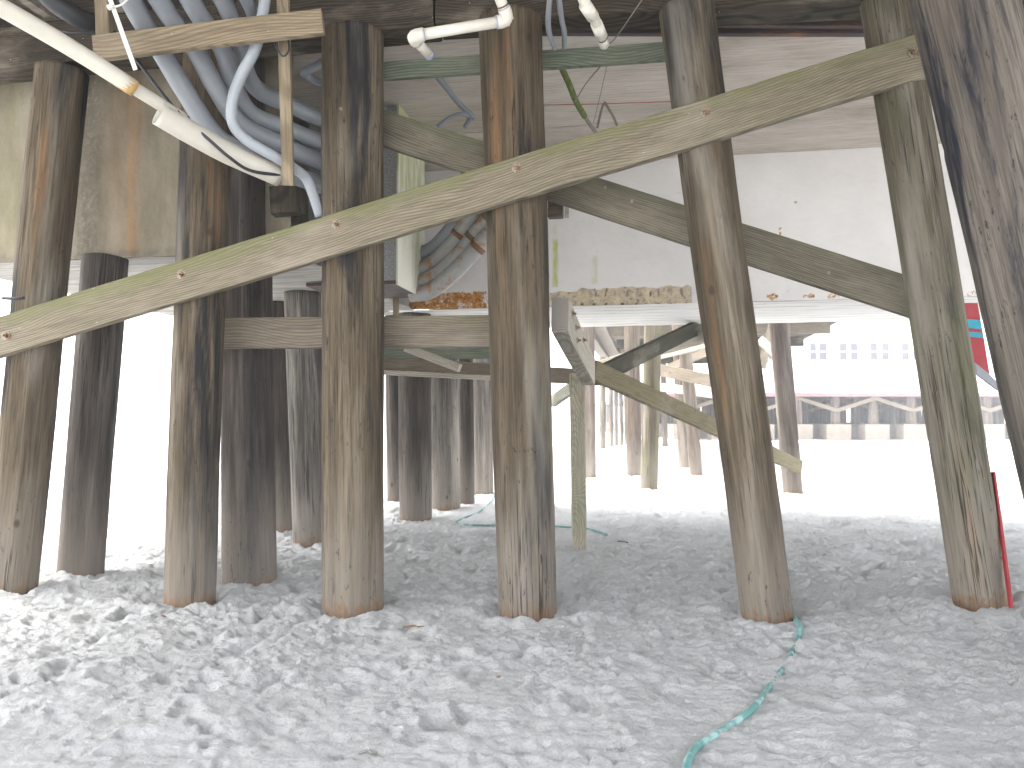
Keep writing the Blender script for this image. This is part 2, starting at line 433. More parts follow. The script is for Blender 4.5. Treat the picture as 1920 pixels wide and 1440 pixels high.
# ground near each front pile follows its foot
for i, p in enumerate(BASES):
    dd = np.hypot(X-p.x, Y-p.y)
    wgt = np.exp(-(dd/(.62 if i < 5 else .85))**2)
    r = FRONT[i][4]/2
    tgt = p.z
    i0 = np.searchsorted(ys, p.y); j0 = np.searchsorted(xs, p.x); Z += (tgt-.03-ZL[i0, j0])*wgt
    Z += -.055*np.exp(-((dd-r)/.08)**2)*(.5+.9*fbm(X*3.5, Y*3.5, 3, 60+i)) + .035*np.exp(-((dd-r-.2)/.12)**2)*(.7+.8*fbm(X*4, Y*4, 2, 80+i))
hs = (Z, X, Y)
def sandz(x, y):
    i = min(max(np.searchsorted(ys, y), 1), len(ys)-1); j = min(max(np.searchsorted(xs, x), 1), len(xs)-1)
    return float(Z[i, j])
nxn, nyn = len(xs), len(ys)
co = np.stack([X, Y, Z], -1).reshape(-1, 3).astype(np.float32)
idx = np.arange(nxn*nyn).reshape(nyn, nxn)
q = np.stack([idx[:-1, :-1], idx[:-1, 1:], idx[1:, 1:], idx[1:, :-1]], -1).reshape(-1, 4)
def npmesh(name, co, q, mat, M=None, smooth=True, attrs=None, parent=None):
    me = bpy.data.meshes.new(name)
    me.vertices.add(len(co)); me.vertices.foreach_set('co', co.reshape(-1).astype(np.float32))
    me.loops.add(q.size); me.loops.foreach_set('vertex_index', q.reshape(-1).astype(np.int32))
    me.polygons.add(len(q)); me.polygons.foreach_set('loop_start', (np.arange(len(q))*4).astype(np.int32))
    me.polygons.foreach_set('loop_total', np.full(len(q), 4, np.int32))
    me.polygons.foreach_set('use_smooth', np.full(len(q), smooth))
    me.update(calc_edges=True)
    for k, v in (attrs or {}).items():
        a = me.attributes.new(k, 'FLOAT', 'POINT'); a.data.foreach_set('value', v.reshape(-1).astype(np.float32))
    me.materials.append(mat)
    o = bpy.data.objects.new(name, me); S.collection.objects.link(o)
    if M is not None: o.matrix_world = M
    if parent is not None: o.parent = parent; o.matrix_parent_inverse = parent.matrix_world.inverted()
    return o
m = NT('pale_beach_sand', .95, .1)
n1 = m.noise(m.co, 2.2, 5, .6); n2 = m.noise(m.co, 70, 5, .75); n3 = m.noise(m.co, 320, 3, .7)
c = m.ramp(n1, (.3, (.55, .55, .535)), (.7, (.64, .64, .63)))
c = m.mix(m.math('MULTIPLY', m.step(n2, .50, .72), .45), c, (.34, .33, .31))  # darker grains, plus the shade of tiny pits put into the colour
c = m.mix(m.math('MULTIPLY', m.step(n3, .54, .70), .5), c, (.28, .27, .25))
n4 = m.noise(m.co, 17, 7, .78, .3)
c = m.mix(m.math('MULTIPLY', m.step(n4, .50, .66), .22), c, (.36, .35, .33))  # medium dark speckle: clods, with the shade of dents painted in
m.color(c); m.bump(n2, .8, .02); m.bump(n4, .9, .055)
sand = npmesh('sand', co, q, m.m); sand['kind'] = 'structure'
sand['label'] = 'pale trodden beach sand with footprints and ruts'

# ================================================================ FRONT ROW PILES
PL = ['brown pile with rusty streak at the left edge, under the brace end',
      'brown pile with a broad dark stain, second of the front row from the left',
      'thick straight brown pile with a dark knot hole, right of the grey conduits',
      'knotty brown pile with blue-black patches, behind the white elbowed drain pipe',
      'slim leaning pile with the green hose at its foot',
      'mossy grey pile leaning left, with the red stake beside its foot']
piles = []
for i, (b, t) in enumerate(zip(BASES, TOPS)):
    b = Vector(b); t = Vector(t)
    # extend to the cap timber
    tz = (4.0, 4.06, 4.12, 4.15, 4.10, 4.06)[i]; t = b+(t-b)*((tz-b.z)/(t.z-b.z))
    mt = PILE_G if i == 5 else PILE
    piles.append(pile('pier_pile', b, t, FRONT[i][4]/2, FRONT[i][5]/2, mt, PL[i], 'pile', 'front row of pier piles', seed=i+1, seg=110)); TOPS[i] = t
# nearest pile, right edge
D = 3.75; rN = .235
b = W(1990, 1240, D); t = W(1705, 0, D); b.x += rN+.20; t.x += rN+.17; b.y += rN; t.y += rN
dz = (t-b)/(t.z-b.z); b0 = b+dz*(sandz(b.x, b.y)-b.z); t0 = b+dz*(3.96-b.z)
NEAR_M = m_pile('grey_black_pile_wood', [(.06, .054, .05), (.115, .102, .09), (.155, .14, .125), (.21, .195, .18)], (.018, .02, .03), 1.35, .05, 0, .47)
nearp = pile('pier_pile', b0, t0, rN, rN, NEAR_M, 'nearest pile, grey with long black stains, at the right edge', 'pile', None, seed=31, seg=130)

# bolts
m = NT('galvanised_rusty_steel', .5, .5); m.b.inputs['Metallic'].default_value = .5
n1 = m.noise(m.co, 60, 4, .6); m.color(m.ramp(n1, (.38, (.30, .27, .22)), (.52, (.20, .14, .09)), (.68, (.16, .07, .03)))); STEELB = m.m
def bolt(p, nrm, parent, s=1., name='bolt'):
    nrm = Vector(nrm).normalized(); q = nrm.to_track_quat('Z', 'Y'); vs, fs = [], []
    for (r, z0, z1, sg) in ((.034, 0, .006, 20), (.019, .006, .024, 6), (.011, .024, .040, 12)):
        k = len(vs)
        for z in (z0, z1):
            for a in range(sg): vs.append((s*r*math.cos(2*math.pi*a/sg), s*r*math.sin(2*math.pi*a/sg), s*z))
        for a in range(sg): fs.append((k+a, k+(a+1) % sg, k+sg+(a+1) % sg, k+sg+a))
        fs.append(tuple(k+sg+a for a in range(sg)))
    M = Matrix.Translation(p) @ q.to_matrix().to_4x4()
    return link(name, vs, fs, STEELB, parent, matrix=M)

# ================================================================ BRACES ON THE FRONT ROW
def on_row(px, py, off=0):
    X = (px-960)*5.5/F
    for _ in range(5): D = rowD(X)+off; X = W(px, py, D).x
    return W(px, py, D)
OFF = -.045
pA = on_row(-25, 641, OFF); pB = on_row(1745, 100, OFF)
brace = board('diagonal_brace', pA, pB, .282, .075, BRACE, jit=.004)
tag(brace, 'long greenish diagonal brace bolted across the front of all six leaning piles', 'brace')
nrm = -V
for (x, y) in ((12, 629), (340, 515), (630, 420), (968, 314), (1322, 210), (1712, 98)):
    bolt(on_row(x, y, OFF-.039), nrm, brace)
for (x, y, i) in ((643, 208, 2), (1350, 412, 4), (1757, 552, 5)):
    bolt(on_row(x, y, .012), nrm, piles[i])
# knot holes: flat near-black plugs, the shade of a hollow put into their colour
m = NT('knot_hole_black', 1, 0); m.color((.012, .01, .008)); HOLE = m.m
def knot(px, py, off, sx, sz, parent):
    p = on_row(px, py, off); vs = []; 
    for a in range(16):
        j = 1+.25*random.uniform(-1, 1); vs.append((sx*j*math.cos(a*math.pi/8), -.004, sz*j*math.sin(a*math.pi/8)))
    vs.append((0, .02, 0)); vs2 = vs[:16]
    vs2 = [(x, .03, z) for x, _, z in vs2]; allv = vs[:16]+vs2
    fs = [(a, (a+1) % 16, 16+(a+1) % 16, 16+a) for a in range(16)]+[tuple(range(15, -1, -1))]
    return link('knot_hole', allv, fs, HOLE, parent, matrix=Matrix.Translation(p))
knot(632, 294, .004, .017, .04, piles[2]); knot(959, 172, .010, .018, .03, piles[3]); knot(968, 385, .008, .016, .025, piles[3])
knot(352, 423, .004, .022, .055, piles[1]); knot(1350, 515, .010, .016, .02, piles[4])
# rear diagonal brace
RO = .49
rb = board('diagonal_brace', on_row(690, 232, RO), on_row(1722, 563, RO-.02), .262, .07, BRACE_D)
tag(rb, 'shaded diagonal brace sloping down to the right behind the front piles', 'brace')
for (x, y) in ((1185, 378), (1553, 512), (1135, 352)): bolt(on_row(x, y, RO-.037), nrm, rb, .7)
gb = board('green_board', on_row(700, 136, .50), on_row(1262, 96, .50), .135, .05, GREENB)
tag(gb, 'thin green-stained board high between the third and fifth piles', 'board')
# horizontal girt behind piles
g1 = board('horizontal_girt', on_row(415, 626, .50), on_row(935, 622, .50), .238, .09, GIRT)
tag(g1, 'level grey-brown timber at mid height behind the second to fourth piles', 'girt')

# ================================================================ CAP TIMBERS AND DECK
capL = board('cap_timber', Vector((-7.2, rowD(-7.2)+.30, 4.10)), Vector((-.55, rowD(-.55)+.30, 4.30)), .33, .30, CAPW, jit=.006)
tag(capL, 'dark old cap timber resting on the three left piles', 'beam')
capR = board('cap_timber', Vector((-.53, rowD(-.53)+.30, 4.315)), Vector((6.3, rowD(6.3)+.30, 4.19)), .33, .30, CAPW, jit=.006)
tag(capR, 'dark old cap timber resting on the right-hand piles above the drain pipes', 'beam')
CEIL = 4.37
MP = Matrix.Rotation(-ANG, 4, 'Z')      # pier frame: x = u, y = v
eu, ev = loc_uv(Wz(1570, 605, CEIL)); UR = eu
UL = loc_uv(Wz(160, 557, 2.65))[0]
m = NT('deck_soffit_plywood', .9, .15)
g = m.wave(m.mapv((.12, .6, 1), None), 9, 7, 4, 1.4, d='Y'); n1 = m.noise(m.mapv((.5, 1.4, 1)), 1.6, 6, .65, .3); n2 = m.noise(m.mapv((.06, 1, 1)), 60, 4, .7)
c = m.ramp(n1, (.3, (.38, .335, .28)), (.5, (.51, .46, .40)), (.72, (.61, .565, .51)))
c = m.mix(m.math('MULTIPLY', m.step(g, .5, 1), .12), c, (.20, .16, .13)); c = m.mix(m.math('MULTIPLY', m.step(n2, .45, .7), .35), c, (.16, .13, .11))
m.color(c); m.bump(n2, .3, .004); CEILM = m.m
m = NT('deck_plank_wood', .9, .15)
n1 = m.noise(m.mapv((.05, 1, 1)), 30, 4, .7); m.color(m.ramp(n1, (.35, (.13, .11, .09)), (.7, (.26, .23, .20)))); DECKW = m.m
deck = empty('pier_deck', MP @ Vector((0, 6, CEIL)), -ANG)
tag(deck, 'timber pier deck overhead, its plywood underside seen above the cap timbers', 'deck')
VF = 3.1
vw = loc_uv(Wz(1300, 568, 2.65))[1]      # right wall plane
rows_ = []
v0 = 5.85
while v0 < vw+.3:
    rows_.append(((UL-.4, v0, CEIL+.012*random.random()), (UR, min(v0+1.215, vw+.3), CEIL+.03))); v0 += 1.22
boxes('soffit_panel', rows_, CEILM, deck, MP)
fdeck = empty('far_deck', MP @ Vector((3, 30, CEIL)), -ANG)
tag(fdeck, 'timber deck of the same pier continuing beyond the white enclosure', 'deck')
pl = []
v0 = .1  # planking carried on over the camera, out of view, to dim the near sand
while v0 < 46:
    if 12.4 < v0 < 21.5: v0 = 21.5
    pl.append(((UL-.5 if v0 < 12 else -2.6, v0, CEIL+.26), (UR+.1, v0+(.14 if v0 < 16 else .30), CEIL+.30))); v0 += (.145 if v0 < 16 else .312)
boxes('deck_planking', [b_ for b_ in pl if b_[0][1] < 20], DECKW, deck, MP)
boxes('deck_planking', [b_ for b_ in pl if b_[0][1] > 20], DECKW, fdeck, MP)
jl = []
u0 = UL-.3
while u0 < UR:
    jl.append(((u0, .1, CEIL+.034), (u0+.08, 12.4, CEIL+.256)))  # joists run along under the added unseen deck over the camera too
    if u0 > -2.6: jl.append(((u0, 21.5, CEIL+.034), (u0+.08, 46, CEIL+.256)))
    u0 += .62
for b_ in jl: boxes('joist', [b_], DECKW, deck if b_[0][1] < 20 else fdeck, MP)
# rusty steel channel behind the cap
m = NT('rusty_dark_steel', .7, .4); n1 = m.noise(m.mapv((.3, 1, 1)), 9, 5, .7)
m.color(m.ramp(n1, (.35, (.035, .030, .034)), (.55, (.07, .045, .04)), (.72, (.20, .09, .04)))); RUSTD = m.m
a = on_row(990, 57, .9); b = on_row(1640, 58, .9)
sb = board('steel_channel', a, b+(b-a)*.15, .07, .06, RUSTD, jit=.0)
tag(sb, 'dark rusty steel channel under the deck behind the right-hand piles', 'beam')
a = on_row(1290, 43, .72); b = on_row(1650, 46, .72)
tag(board('steel_channel', a, b+(b-a)*.2, .05, .05, RUSTD, jit=0), 'thin dark red steel rail close behind the right-hand cap timber', 'beam')

# ================================================================ ENCLOSURES UNDER THE DECK
ZS = 2.65
def wallgrid(name, u0, u1, z0, z1, v, mat, attrs_fn, parent, res=.02, rough=0., seed=0):
    us = np.arange(u0, u1+res, res); zs = np.arange(z0, z1+res*.5, res); UU, ZZ = np.meshgrid(us, zs)
    att, disp = attrs_fn(UU, ZZ)
    co = np.stack([UU, np.full_like(UU, v)+disp, ZZ], -1).reshape(-1, 3)
    ix = np.arange(UU.size).reshape(UU.shape)
    q = np.stack([ix[:-1, :-1], ix[:-1, 1:], ix[1:, 1:], ix[1:, :-1]], -1).reshape(-1, 4)
    return npmesh(name, co, q, mat, MP, True, att, parent)
def px_on_v(px, py, v):   # pixel to (u, z) on the plane v = const
    r = ray(px, py); t = v/(r.x*V.x+r.y*V.y); p = r*t
    return p.x*U.x+p.y*U.y, CH+p.z
def blob(UU, ZZ, v, x0, y0, x1, y1, soft=.03):
    a0, b0 = px_on_v(x0, y1, v); a1, b1 = px_on_v(x1, y0, v)
    return sm(UU, a0-soft, a0+soft)*(1-sm(UU, a1-soft, a1+soft))*sm(ZZ, b0-soft, b0+soft)*(1-sm(ZZ, b1-soft, b1+soft))

# --- white painted enclosure (right)
m = NT('peeling_white_paint', .8, .25)
n1 = m.noise(m.mapv((.8, 1, 1)), 1.3, 5, .6); fine = m.noise(m.mapv((.12, 1, 1)), 85, 4, .7); spk = m.noise(m.mapv((.45, 1, 1)), 16, 6, .75)
c = m.ramp(n1, (.3, (.60, .58, .56)), (.7, (.69, .675, .66)))
c = m.mix(m.math('MULTIPLY', m.step(fine, .5, .75), .18), c, (.38, .35, .33))
c = m.mix(m.math('MULTIPLY', m.step(spk, .66, .72), .6), c, (.27, .27, .28))
hi = m.noise(m.co, 22, 6, .75)
bare = m.step(m.math('ADD', m.attr('bare'), m.math('MULTIPLY', m.math('SUBTRACT', hi, .5), 1.0)), .42, .58)
c = m.mix(bare, c, m.ramp(hi, (.34, (.16, .12, .09)), (.45, (.42, .36, .28)), (.62, (.56, .46, .30))))
gr = m.math('MULTIPLY', m.attr('green'), m.step(m.noise(m.mapv((1, 1, .2)), 14, 4, .6), .3, .6))
c = m.mix(gr, c, (.40, .43, .12))
ru = m.step(m.math('ADD', m.attr('rust'), m.math('MULTIPLY', m.math('SUBTRACT', hi, .5), 2.4)), .55, .9)
c = m.mix(ru, c, m.ramp(m.noise(m.co, 30, 4, .7), (.35, (.16, .055, .02)), (.6, (.50, .24, .05))))
c = m.mix(m.attr('dark'), c, (.03, .022, .018))
m.color(c); m.bump(fine, .25, .003); m.bump(hi, .25, .01); WHITEP = m.m
VW = vw
def white_attrs(UU, ZZ):
    v = VW; n = fbm(UU*6, ZZ*6, 3, 71); n2 = fbm(UU*22, ZZ*22, 3, 72)
    bare = blob(UU, ZZ+.03*n, v, 1085, 536, 1297, 580, .016)+blob(UU, ZZ+.02*n, v, 1030, 545, 1110, 580, .016)
    bare = np.clip(bare+.45*blob(UU, ZZ, v, 770, 548, 930, 592, .02), 0, 1)
    rust = blob(UU, ZZ, v, 765, 545, 925, 590, .03)*(.95+.4*n)+.85*blob(UU, ZZ+.02*n, v, 1436, 549, 1460, 562, .02)+.8*blob(UU, ZZ, v, 1505, 549, 1530, 560, .02)+.8*blob(UU, ZZ, v, 1550, 549, 1575, 560, .02)+.6*blob(UU, ZZ, v, 1810, 540, 1900, 575, .03)
    rust += .7*blob(UU, ZZ, v, 1460, 424, 1467, 446, .012)+.75*blob(UU, ZZ, v, 1488, 376, 1496, 383, .01)+.5*blob(UU, ZZ, v, 1325, 548, 1345, 560, .015)
    green = .9*blob(UU, ZZ, v, 1036, 450, 1046, 538, .012)+.35*blob(UU, ZZ, v, 1108, 480, 1120, 532, .012)+.25*blob(UU, ZZ, v, 1036, 420, 1044, 470, .01)
    dark = np.zeros_like(UU)
    for k in range(9):
        x = 1112+21*k+random.uniform(-4, 4); dark += random.uniform(.5, 1)*blob(UU+.02*n, ZZ, v, x, 542+random.uniform(-2, 5), x+random.uniform(1, 4), 556, .006)
        x = 1090+24*k+random.uniform(-5, 5); dark += blob(UU, ZZ, v, x, 568, x+5, 572, .006)
    dark += .8*blob(UU, ZZ+.012*n2, v, 1070, 557, 1290, 560, .005)+.8*blob(UU, ZZ+.012*n2, v, 1420, 560, 1600, 561.5, .003)
    for (x, y) in ((1202, 306), (1160, 306)): dark += blob(UU, ZZ, v, x-3, y-3, x+3, y+3, .006)
    for k in range(5): dark += .5*blob(UU, ZZ, v, 1628, 319+6.5*k, 1646, 320+6.5*k, .003)
    disp = .016*np.clip(bare, 0, 1)*(.6+n+n2*.5)+.012*np.clip(dark, 0, 1)+.003*n
    return dict(bare=bare, rust=np.clip(rust, 0, 1), green=np.clip(green, 0, 1), dark=np.clip(dark, 0, 1)), disp
uL = px_on_v(545, 300, loc_uv(Wz(240, 483, ZS))[1])[0]-.35
enc = empty('white_enclosure', MP @ Vector((2, VW, ZS)), -ANG)
tag(enc, 'white painted enclosure hanging under the deck, rusted and rotten along its bottom edge', 'enclosure')
wallgrid('wall', uL, 5.6, ZS, CEIL, VW, WHITEP, white_attrs, enc, .016)
m = NT('white_plank_soffit', .8, .25)
y_ = m.sep()[1]
pk = m.wave(m.mapv((0, 1, 0)), 1.1, 0, 0, 1, d='Y')
n1 = m.noise(m.mapv((.15, 1, 1)), 12, 5, .7); n2 = m.noise(m.mapv((.06, 1, 1)), 60, 4, .7)
c = m.ramp(n1, (.35, (.58, .57, .55)), (.6, (.70, .69, .67)))
c = m.mix(m.math('MULTIPLY', m.step(n2, .60, .74), .35), c, (.36, .34, .31))
c = m.mix(m.math('SUBTRACT', 1, m.step(pk, .0, .012)), c, (.15, .14, .13))
m.color(c); m.bump(n2, .4, .005); SOFF = m.m
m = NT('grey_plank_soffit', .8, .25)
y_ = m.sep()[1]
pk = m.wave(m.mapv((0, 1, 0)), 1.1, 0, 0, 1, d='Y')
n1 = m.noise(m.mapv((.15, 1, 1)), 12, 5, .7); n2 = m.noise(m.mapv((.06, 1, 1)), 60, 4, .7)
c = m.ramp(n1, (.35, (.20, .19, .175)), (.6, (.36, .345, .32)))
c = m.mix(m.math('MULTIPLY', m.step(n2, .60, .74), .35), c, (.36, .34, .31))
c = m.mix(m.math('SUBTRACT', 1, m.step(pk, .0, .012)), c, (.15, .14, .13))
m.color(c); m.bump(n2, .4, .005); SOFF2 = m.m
vfar = loc_uv(Wz(1420, 606, ZS))[1]
def slab(name, u0, u1, v0, v1, z, t, mat, parent, seed=0):
    us = np.linspace(u0, u1, 90); vs_ = np.linspace(v0, v1, 50); A, B = np.meshgrid(us, vs_)
    zz = z+.006*fbm(A*.8, B*9, 3, 90+seed)+.004*fbm(A*3, B*14, 2, 91+seed)
    B2 = B+.012*fbm(A*2.2, B, 3, 95+seed)*(B > v1-.05)
    co = np.stack([A, B2, zz], -1).reshape(-1, 3); ix = np.arange(A.size).reshape(A.shape)
    q = np.stack([ix[:-1, :-1], ix[1:, :-1], ix[1:, 1:], ix[:-1, 1:]], -1).reshape(-1, 4)
    return npmesh(name, co, q, mat, MP, True, None, parent)
slab('soffit', uL, 5.6, VW, vfar, ZS-.004, 0, SOFF, enc)
box('back_wall', (uL+.004, vfar-.06, ZS+.01), (5.59, vfar-.01, CEIL), WHITEP, enc, MP)
box('side_wall', (5.55, VW+.02, ZS+.01), (5.597, vfar-.07, CEIL), WHITEP, enc, MP)

# --- tan concrete enclosure (left)
vL = loc_uv(Wz(240, 483, ZS))[1]
m = NT('stained_tan_concrete', .9, .2)
n1 = m.noise(m.mapv((1, 1, .35)), 2.0, 6, .65); n2 = m.noise(m.co, 30, 6, .75); n3 = m.noise(m.mapv((1, 1, .12)), 7, 5, .65)
c = m.ramp(n1, (.3, (.13, .11, .075)), (.5, (.22, .19, .14)), (.7, (.31, .28, .22)))
c = m.mix(m.math('MULTIPLY', m.step(n3, .5, .7), .5), c, (.14, .12, .075)); c = m.mix(m.math('MULTIPLY', m.step(n2, .58, .7), .35), c, (.10, .085, .06))
c = m.mix(m.math('MULTIPLY', m.attr('green'), m.step(n3, .3, .6)), c, (.19, .20, .07))
c = m.mix(m.math('MULTIPLY', m.attr('rust'), m.math('ADD', .35, m.step(n3, .35, .6)), clamp=True), c, (.36, .16, .04))
c = m.mix(m.math('MULTIPLY', m.attr('dark'), m.step(n2, .3, .55)), c, (.05, .045, .035))
m.color(c); m.bump(n2, .5, .01); CONC = m.m
def tan_attrs(UU, ZZ):
    v = vL; n = fbm(UU*5, ZZ*2, 3, 81)
    return dict(green=np.clip(.28*blob(UU, ZZ, v, -60, 120, 48, 480, .08), 0, 1),
                rust=np.clip(.42*blob(UU+.02*n, ZZ, v, 238, 150, 252, 476, .025)+.15*blob(UU, ZZ, v, 200, 130, 270, 476, .08), 0, 1),
                dark=np.clip(.9*blob(UU, ZZ+.03*n, v, -100, 462, 560, 490, .05)+.5*blob(UU, ZZ, v, 140, 120, 190, 480, .08), 0, 1)), .006*n
uR1 = px_on_v(545, 300, vL)[0]
te = empty('tan_enclosure', MP @ Vector((UL+1.5, vL, ZS)), -ANG)
tag(te, 'tan concrete enclosure streaked with rust and algae, behind the left piles', 'enclosure')
wallgrid('wall', UL, uR1, ZS, CEIL, vL, CONC, tan_attrs, te)
v1L = loc_uv(Wz(430, 597, ZS))[1]
slab('soffit', UL, uR1, vL, VW-.002, ZS-.004, 0, SOFF2, te, 3)
slab('rear_soffit', UL, uL-.002, VW, v1L, ZS-.004, 0, SOFF2, te, 4)
box('side_wall', (UL+.003, vL+.01, ZS+.01), (UL+.06, v1L, CEIL), CONC, te, MP)
box('back_wall', (UL+.07, v1L-.06, ZS+.01), (uL-.003, v1L-.01, CEIL), CONC, te, MP)
# --- grey cabinet behind the third pile
m = NT('algae_streaked_white_metal', .6, .35)
n1 = m.noise(m.mapv((1, 1, .25)), 5, 6, .7); n2 = m.noise(m.co, 40, 5, .7)
nx = m.noise(m.mapv((1, 2.2, .35)), 4, 5, .7)
z_ = m.sep()[2]
gmask = m.math('MULTIPLY', m.step(m.math('ADD', nx, m.math('MULTIPLY', z_, .10)), .78, 1.0), .8)
c = m.mix(gmask, (.62, .61, .53), (.34, .37, .12)); c = m.mix(m.math('MULTIPLY', m.step(n2, .62, .7), .6), c, (.30, .25, .16))
m.color(c); CABW = m.m
m = NT('speckled_grey_panel', .85, .2); n2 = m.noise(m.co, 60, 5, .8)
m.color(m.ramp(n2, (.42, (.22, .22, .22)), (.5, (.33, .33, .33)), (.6, (.42, .42, .41)))); CABG = m.m
cu, cv = loc_uv(Wz(745, 524, ZS)); cu2, cv2 = loc_uv(Wz(800, 550, ZS))
cab = empty('utility_cabinet', MP @ Vector((cu-.4, (cv+cv2)/2, ZS)), -ANG)
tag(cab, 'tall utility cabinet behind the third pile, white side streaked with green algae', 'cabinet')
cx0 = px_on_v(580, 200, cv)[0]
box('body', (cx0, cv, ZS-.01), (cu-.012, cv2, CEIL), CABG, cab, MP, .004)
side = box('side_panel', (cu-.010, cv-.02, ZS-.05), (cu+.012, cv2+.02, CEIL-.0), CABW, cab, MP, .003); tag(side, 'white panel with green algae streaks')
box('bottom_flange', (cx0, cv-.03, ZS-.045), (cu-.012, cv2, ZS-.012), RUSTD, cab, MP)

# ================================================================ SECOND ROW AND REAR PILES
def gpile(bx, by, tx, ty, w_px, mat, label, D=None, ztop=None, wt=None, group=None, seed=0, dtop=0, seg=24, name='pier_pile'):
    p = Wz(bx, by, 0.0) if D is None else W(bx, by, D)
    r = w_px*p.y/F/2*1.06*math.cos(math.atan((bx-960)/F))
    p = p*1.0; p.x *= (p.y+r)/p.y; p.y += r
    if D is None: p.z = 0
    t = W(tx, ty, p.y+dtop)
    zt = ztop if ztop is not None else t.z
    t = p+(t-p)*((zt-p.z)/(t.z-p.z))
    p2 = p.copy(); r1 = (wt or w_px)*t.y/F/2*1.06*math.cos(math.atan((bx-960)/F))
    return pile(name, p2, t, r, r1, mat, label, 'pile', group, seed, seg=seg)
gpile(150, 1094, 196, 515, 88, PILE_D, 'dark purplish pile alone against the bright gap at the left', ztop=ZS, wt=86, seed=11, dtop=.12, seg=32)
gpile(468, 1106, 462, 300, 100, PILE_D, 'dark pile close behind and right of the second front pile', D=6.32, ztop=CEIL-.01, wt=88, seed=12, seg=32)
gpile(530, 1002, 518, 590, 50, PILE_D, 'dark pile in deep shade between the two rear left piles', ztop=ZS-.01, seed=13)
gpile(583, 1022, 568, 548, 66, PILE_W, 'pale-blotched pile, half hidden by the straight third pile', ztop=ZS-.01, seed=14)  # pale blotches scattered all round the pile
for i, (bx, by, tx, w_, mt, lb) in enumerate([
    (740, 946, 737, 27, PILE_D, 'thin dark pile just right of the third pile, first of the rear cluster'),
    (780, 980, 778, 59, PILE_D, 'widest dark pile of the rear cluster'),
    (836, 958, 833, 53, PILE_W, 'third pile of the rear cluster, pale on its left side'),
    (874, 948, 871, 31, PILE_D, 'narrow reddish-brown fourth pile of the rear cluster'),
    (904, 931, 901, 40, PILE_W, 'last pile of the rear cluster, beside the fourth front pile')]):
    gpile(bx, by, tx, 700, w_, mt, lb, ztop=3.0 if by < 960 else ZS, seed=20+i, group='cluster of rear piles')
gpile(809, 936, 806, 700, 16, PILE_F, 'sliver of a farther pile between the second and third rear cluster piles', ztop=3.0, seed=26, group='cluster of rear piles')
gpile(760, 938, 758, 700, 18, PILE_W, 'sliver of a farther pale pile between the first and second rear cluster piles', ztop=3.0, seed=27, group='cluster of rear piles')
# square post and the heavy brace stub that meets it
p0 = Wz(1088, 1036, 0); p0.y += .07
post = board('square_post', p0+Vector((0, 0, -.3)), W(1082, 700, p0.y), .13, .14, POSTW, up=Vector((0, -1, 0)))
tag(post, 'pale square post standing on the sand behind the fourth pile', 'post')
stub = empty('timber_strut', W(1050, 590, 5.75)); tag(stub, 'heavy short timber with round end grain, sloping back from the fourth pile', 'timber')
a = W(1050, 590, 5.75); b = W(1103, 697, 7.55)
sm_ = board('timber', a, b, .26, .125, PALE, stub)
m = NT('end_grain', .9, .1)
rg = m.wave(m.mapv((1, 1, 1), (0, .03, -.02)), 26, 1.2, 2, 2, rings=True, d='X')
m.color(m.ramp(rg, (.2, (.16, .14, .12)), (.8, (.30, .27, .24))))
eg = box('end_grain', (-.004, -.058, -.124), (-.001, .058, .124), m.m, stub, sm_.matrix_world.copy())
for (x, y) in ((1076, 590), (1085, 612), (1081, 636)):
    pass
for k, (lx, lz) in enumerate(((.18, .06), (.42, .02), (.50, -.06), (.9, .05))):
    p = sm_.matrix_world @ Vector((lx, -.064, lz)); bolt(p, (1, -.3, 0), stub, .8)
# low framing behind the front row (y 655-720)
def tb(name, a, b, h, t, mat, label, cat='beam', group=None):
    return tag(board(name, a, b, h, t, mat, seg=.4), label, cat, group)
tb('waler', W(640, 660, 9.1), W(1000, 664, 9.1), .12, .08, GREENB, 'pale green-grey rail just below the level timber, in front of the rear cluster')
tb('waler', W(640, 681, 9.6), W(1118, 708, 10.6), .20, .12, GIRT, 'lowest brown rail sloping gently right above the rear cluster of piles')
tb('waler', W(640, 694, 9.5), W(1000, 713, 9.9), .05, .16, PALE, 'thin pale ledger under the lowest rail of the rear cluster')
tb('small_strut', W(762, 652, 8.9), W(862, 690, 8.7), .09, .09, PALE, 'short pale strut lying diagonally between the two rails of the rear cluster', 'strut')
tb('hanger_stick', W(743, 505, 8.7), W(743, 600, 8.7), .06, .06, CLEAT, 'small upright stick below the utility cabinet', 'stick')
# mossy brace and dark brace, right middle
mb = tb('diagonal_brace', W(1112, 694, 8.6), W(1500, 876, 13.4), .22, .07, MOSSY, 'mossy green brace running down right to the far leaning pile', 'brace')
tb('diagonal_brace', W(1118, 706, 8.8), W(1345, 596, 12.0), .20, .08, DARKB, 'dark brace rising right under the white enclosure', 'brace')
FARP = [
 (1105, 895, 1102, 640, 24, PILE_F, 'mauve far pile just right of the pale square post', 13),
 (1190, 895, 1185, 620, 27, PILE_F, 'brown far pile left of the green-edged far pile', 14),
 (1217, 921, 1224, 620, 31, PILE_G, 'far pile with a bright green edge, crossed by the mossy brace', 15),
 (1284, 880, 1272, 650, 20, PILE_F, 'slim far pile with an orange streak, left one of a leaning pair', 16),
 (1306, 893, 1284, 640, 23, PILE_F, 'brown far pile, right one of a leaning pair', 17),
 (1487, 925, 1461, 608, 36, PILE_D, 'dark mauve leaning pile right of the slim fifth pile', 18),
 (1130, 842, 1130, 650, 11, PILE_G, 'thin greenish very distant pile', 19),
 (1247, 836, 1243, 650, 10, PILE_F, 'very distant pile between the green-edged pile and the leaning pair', 20)]
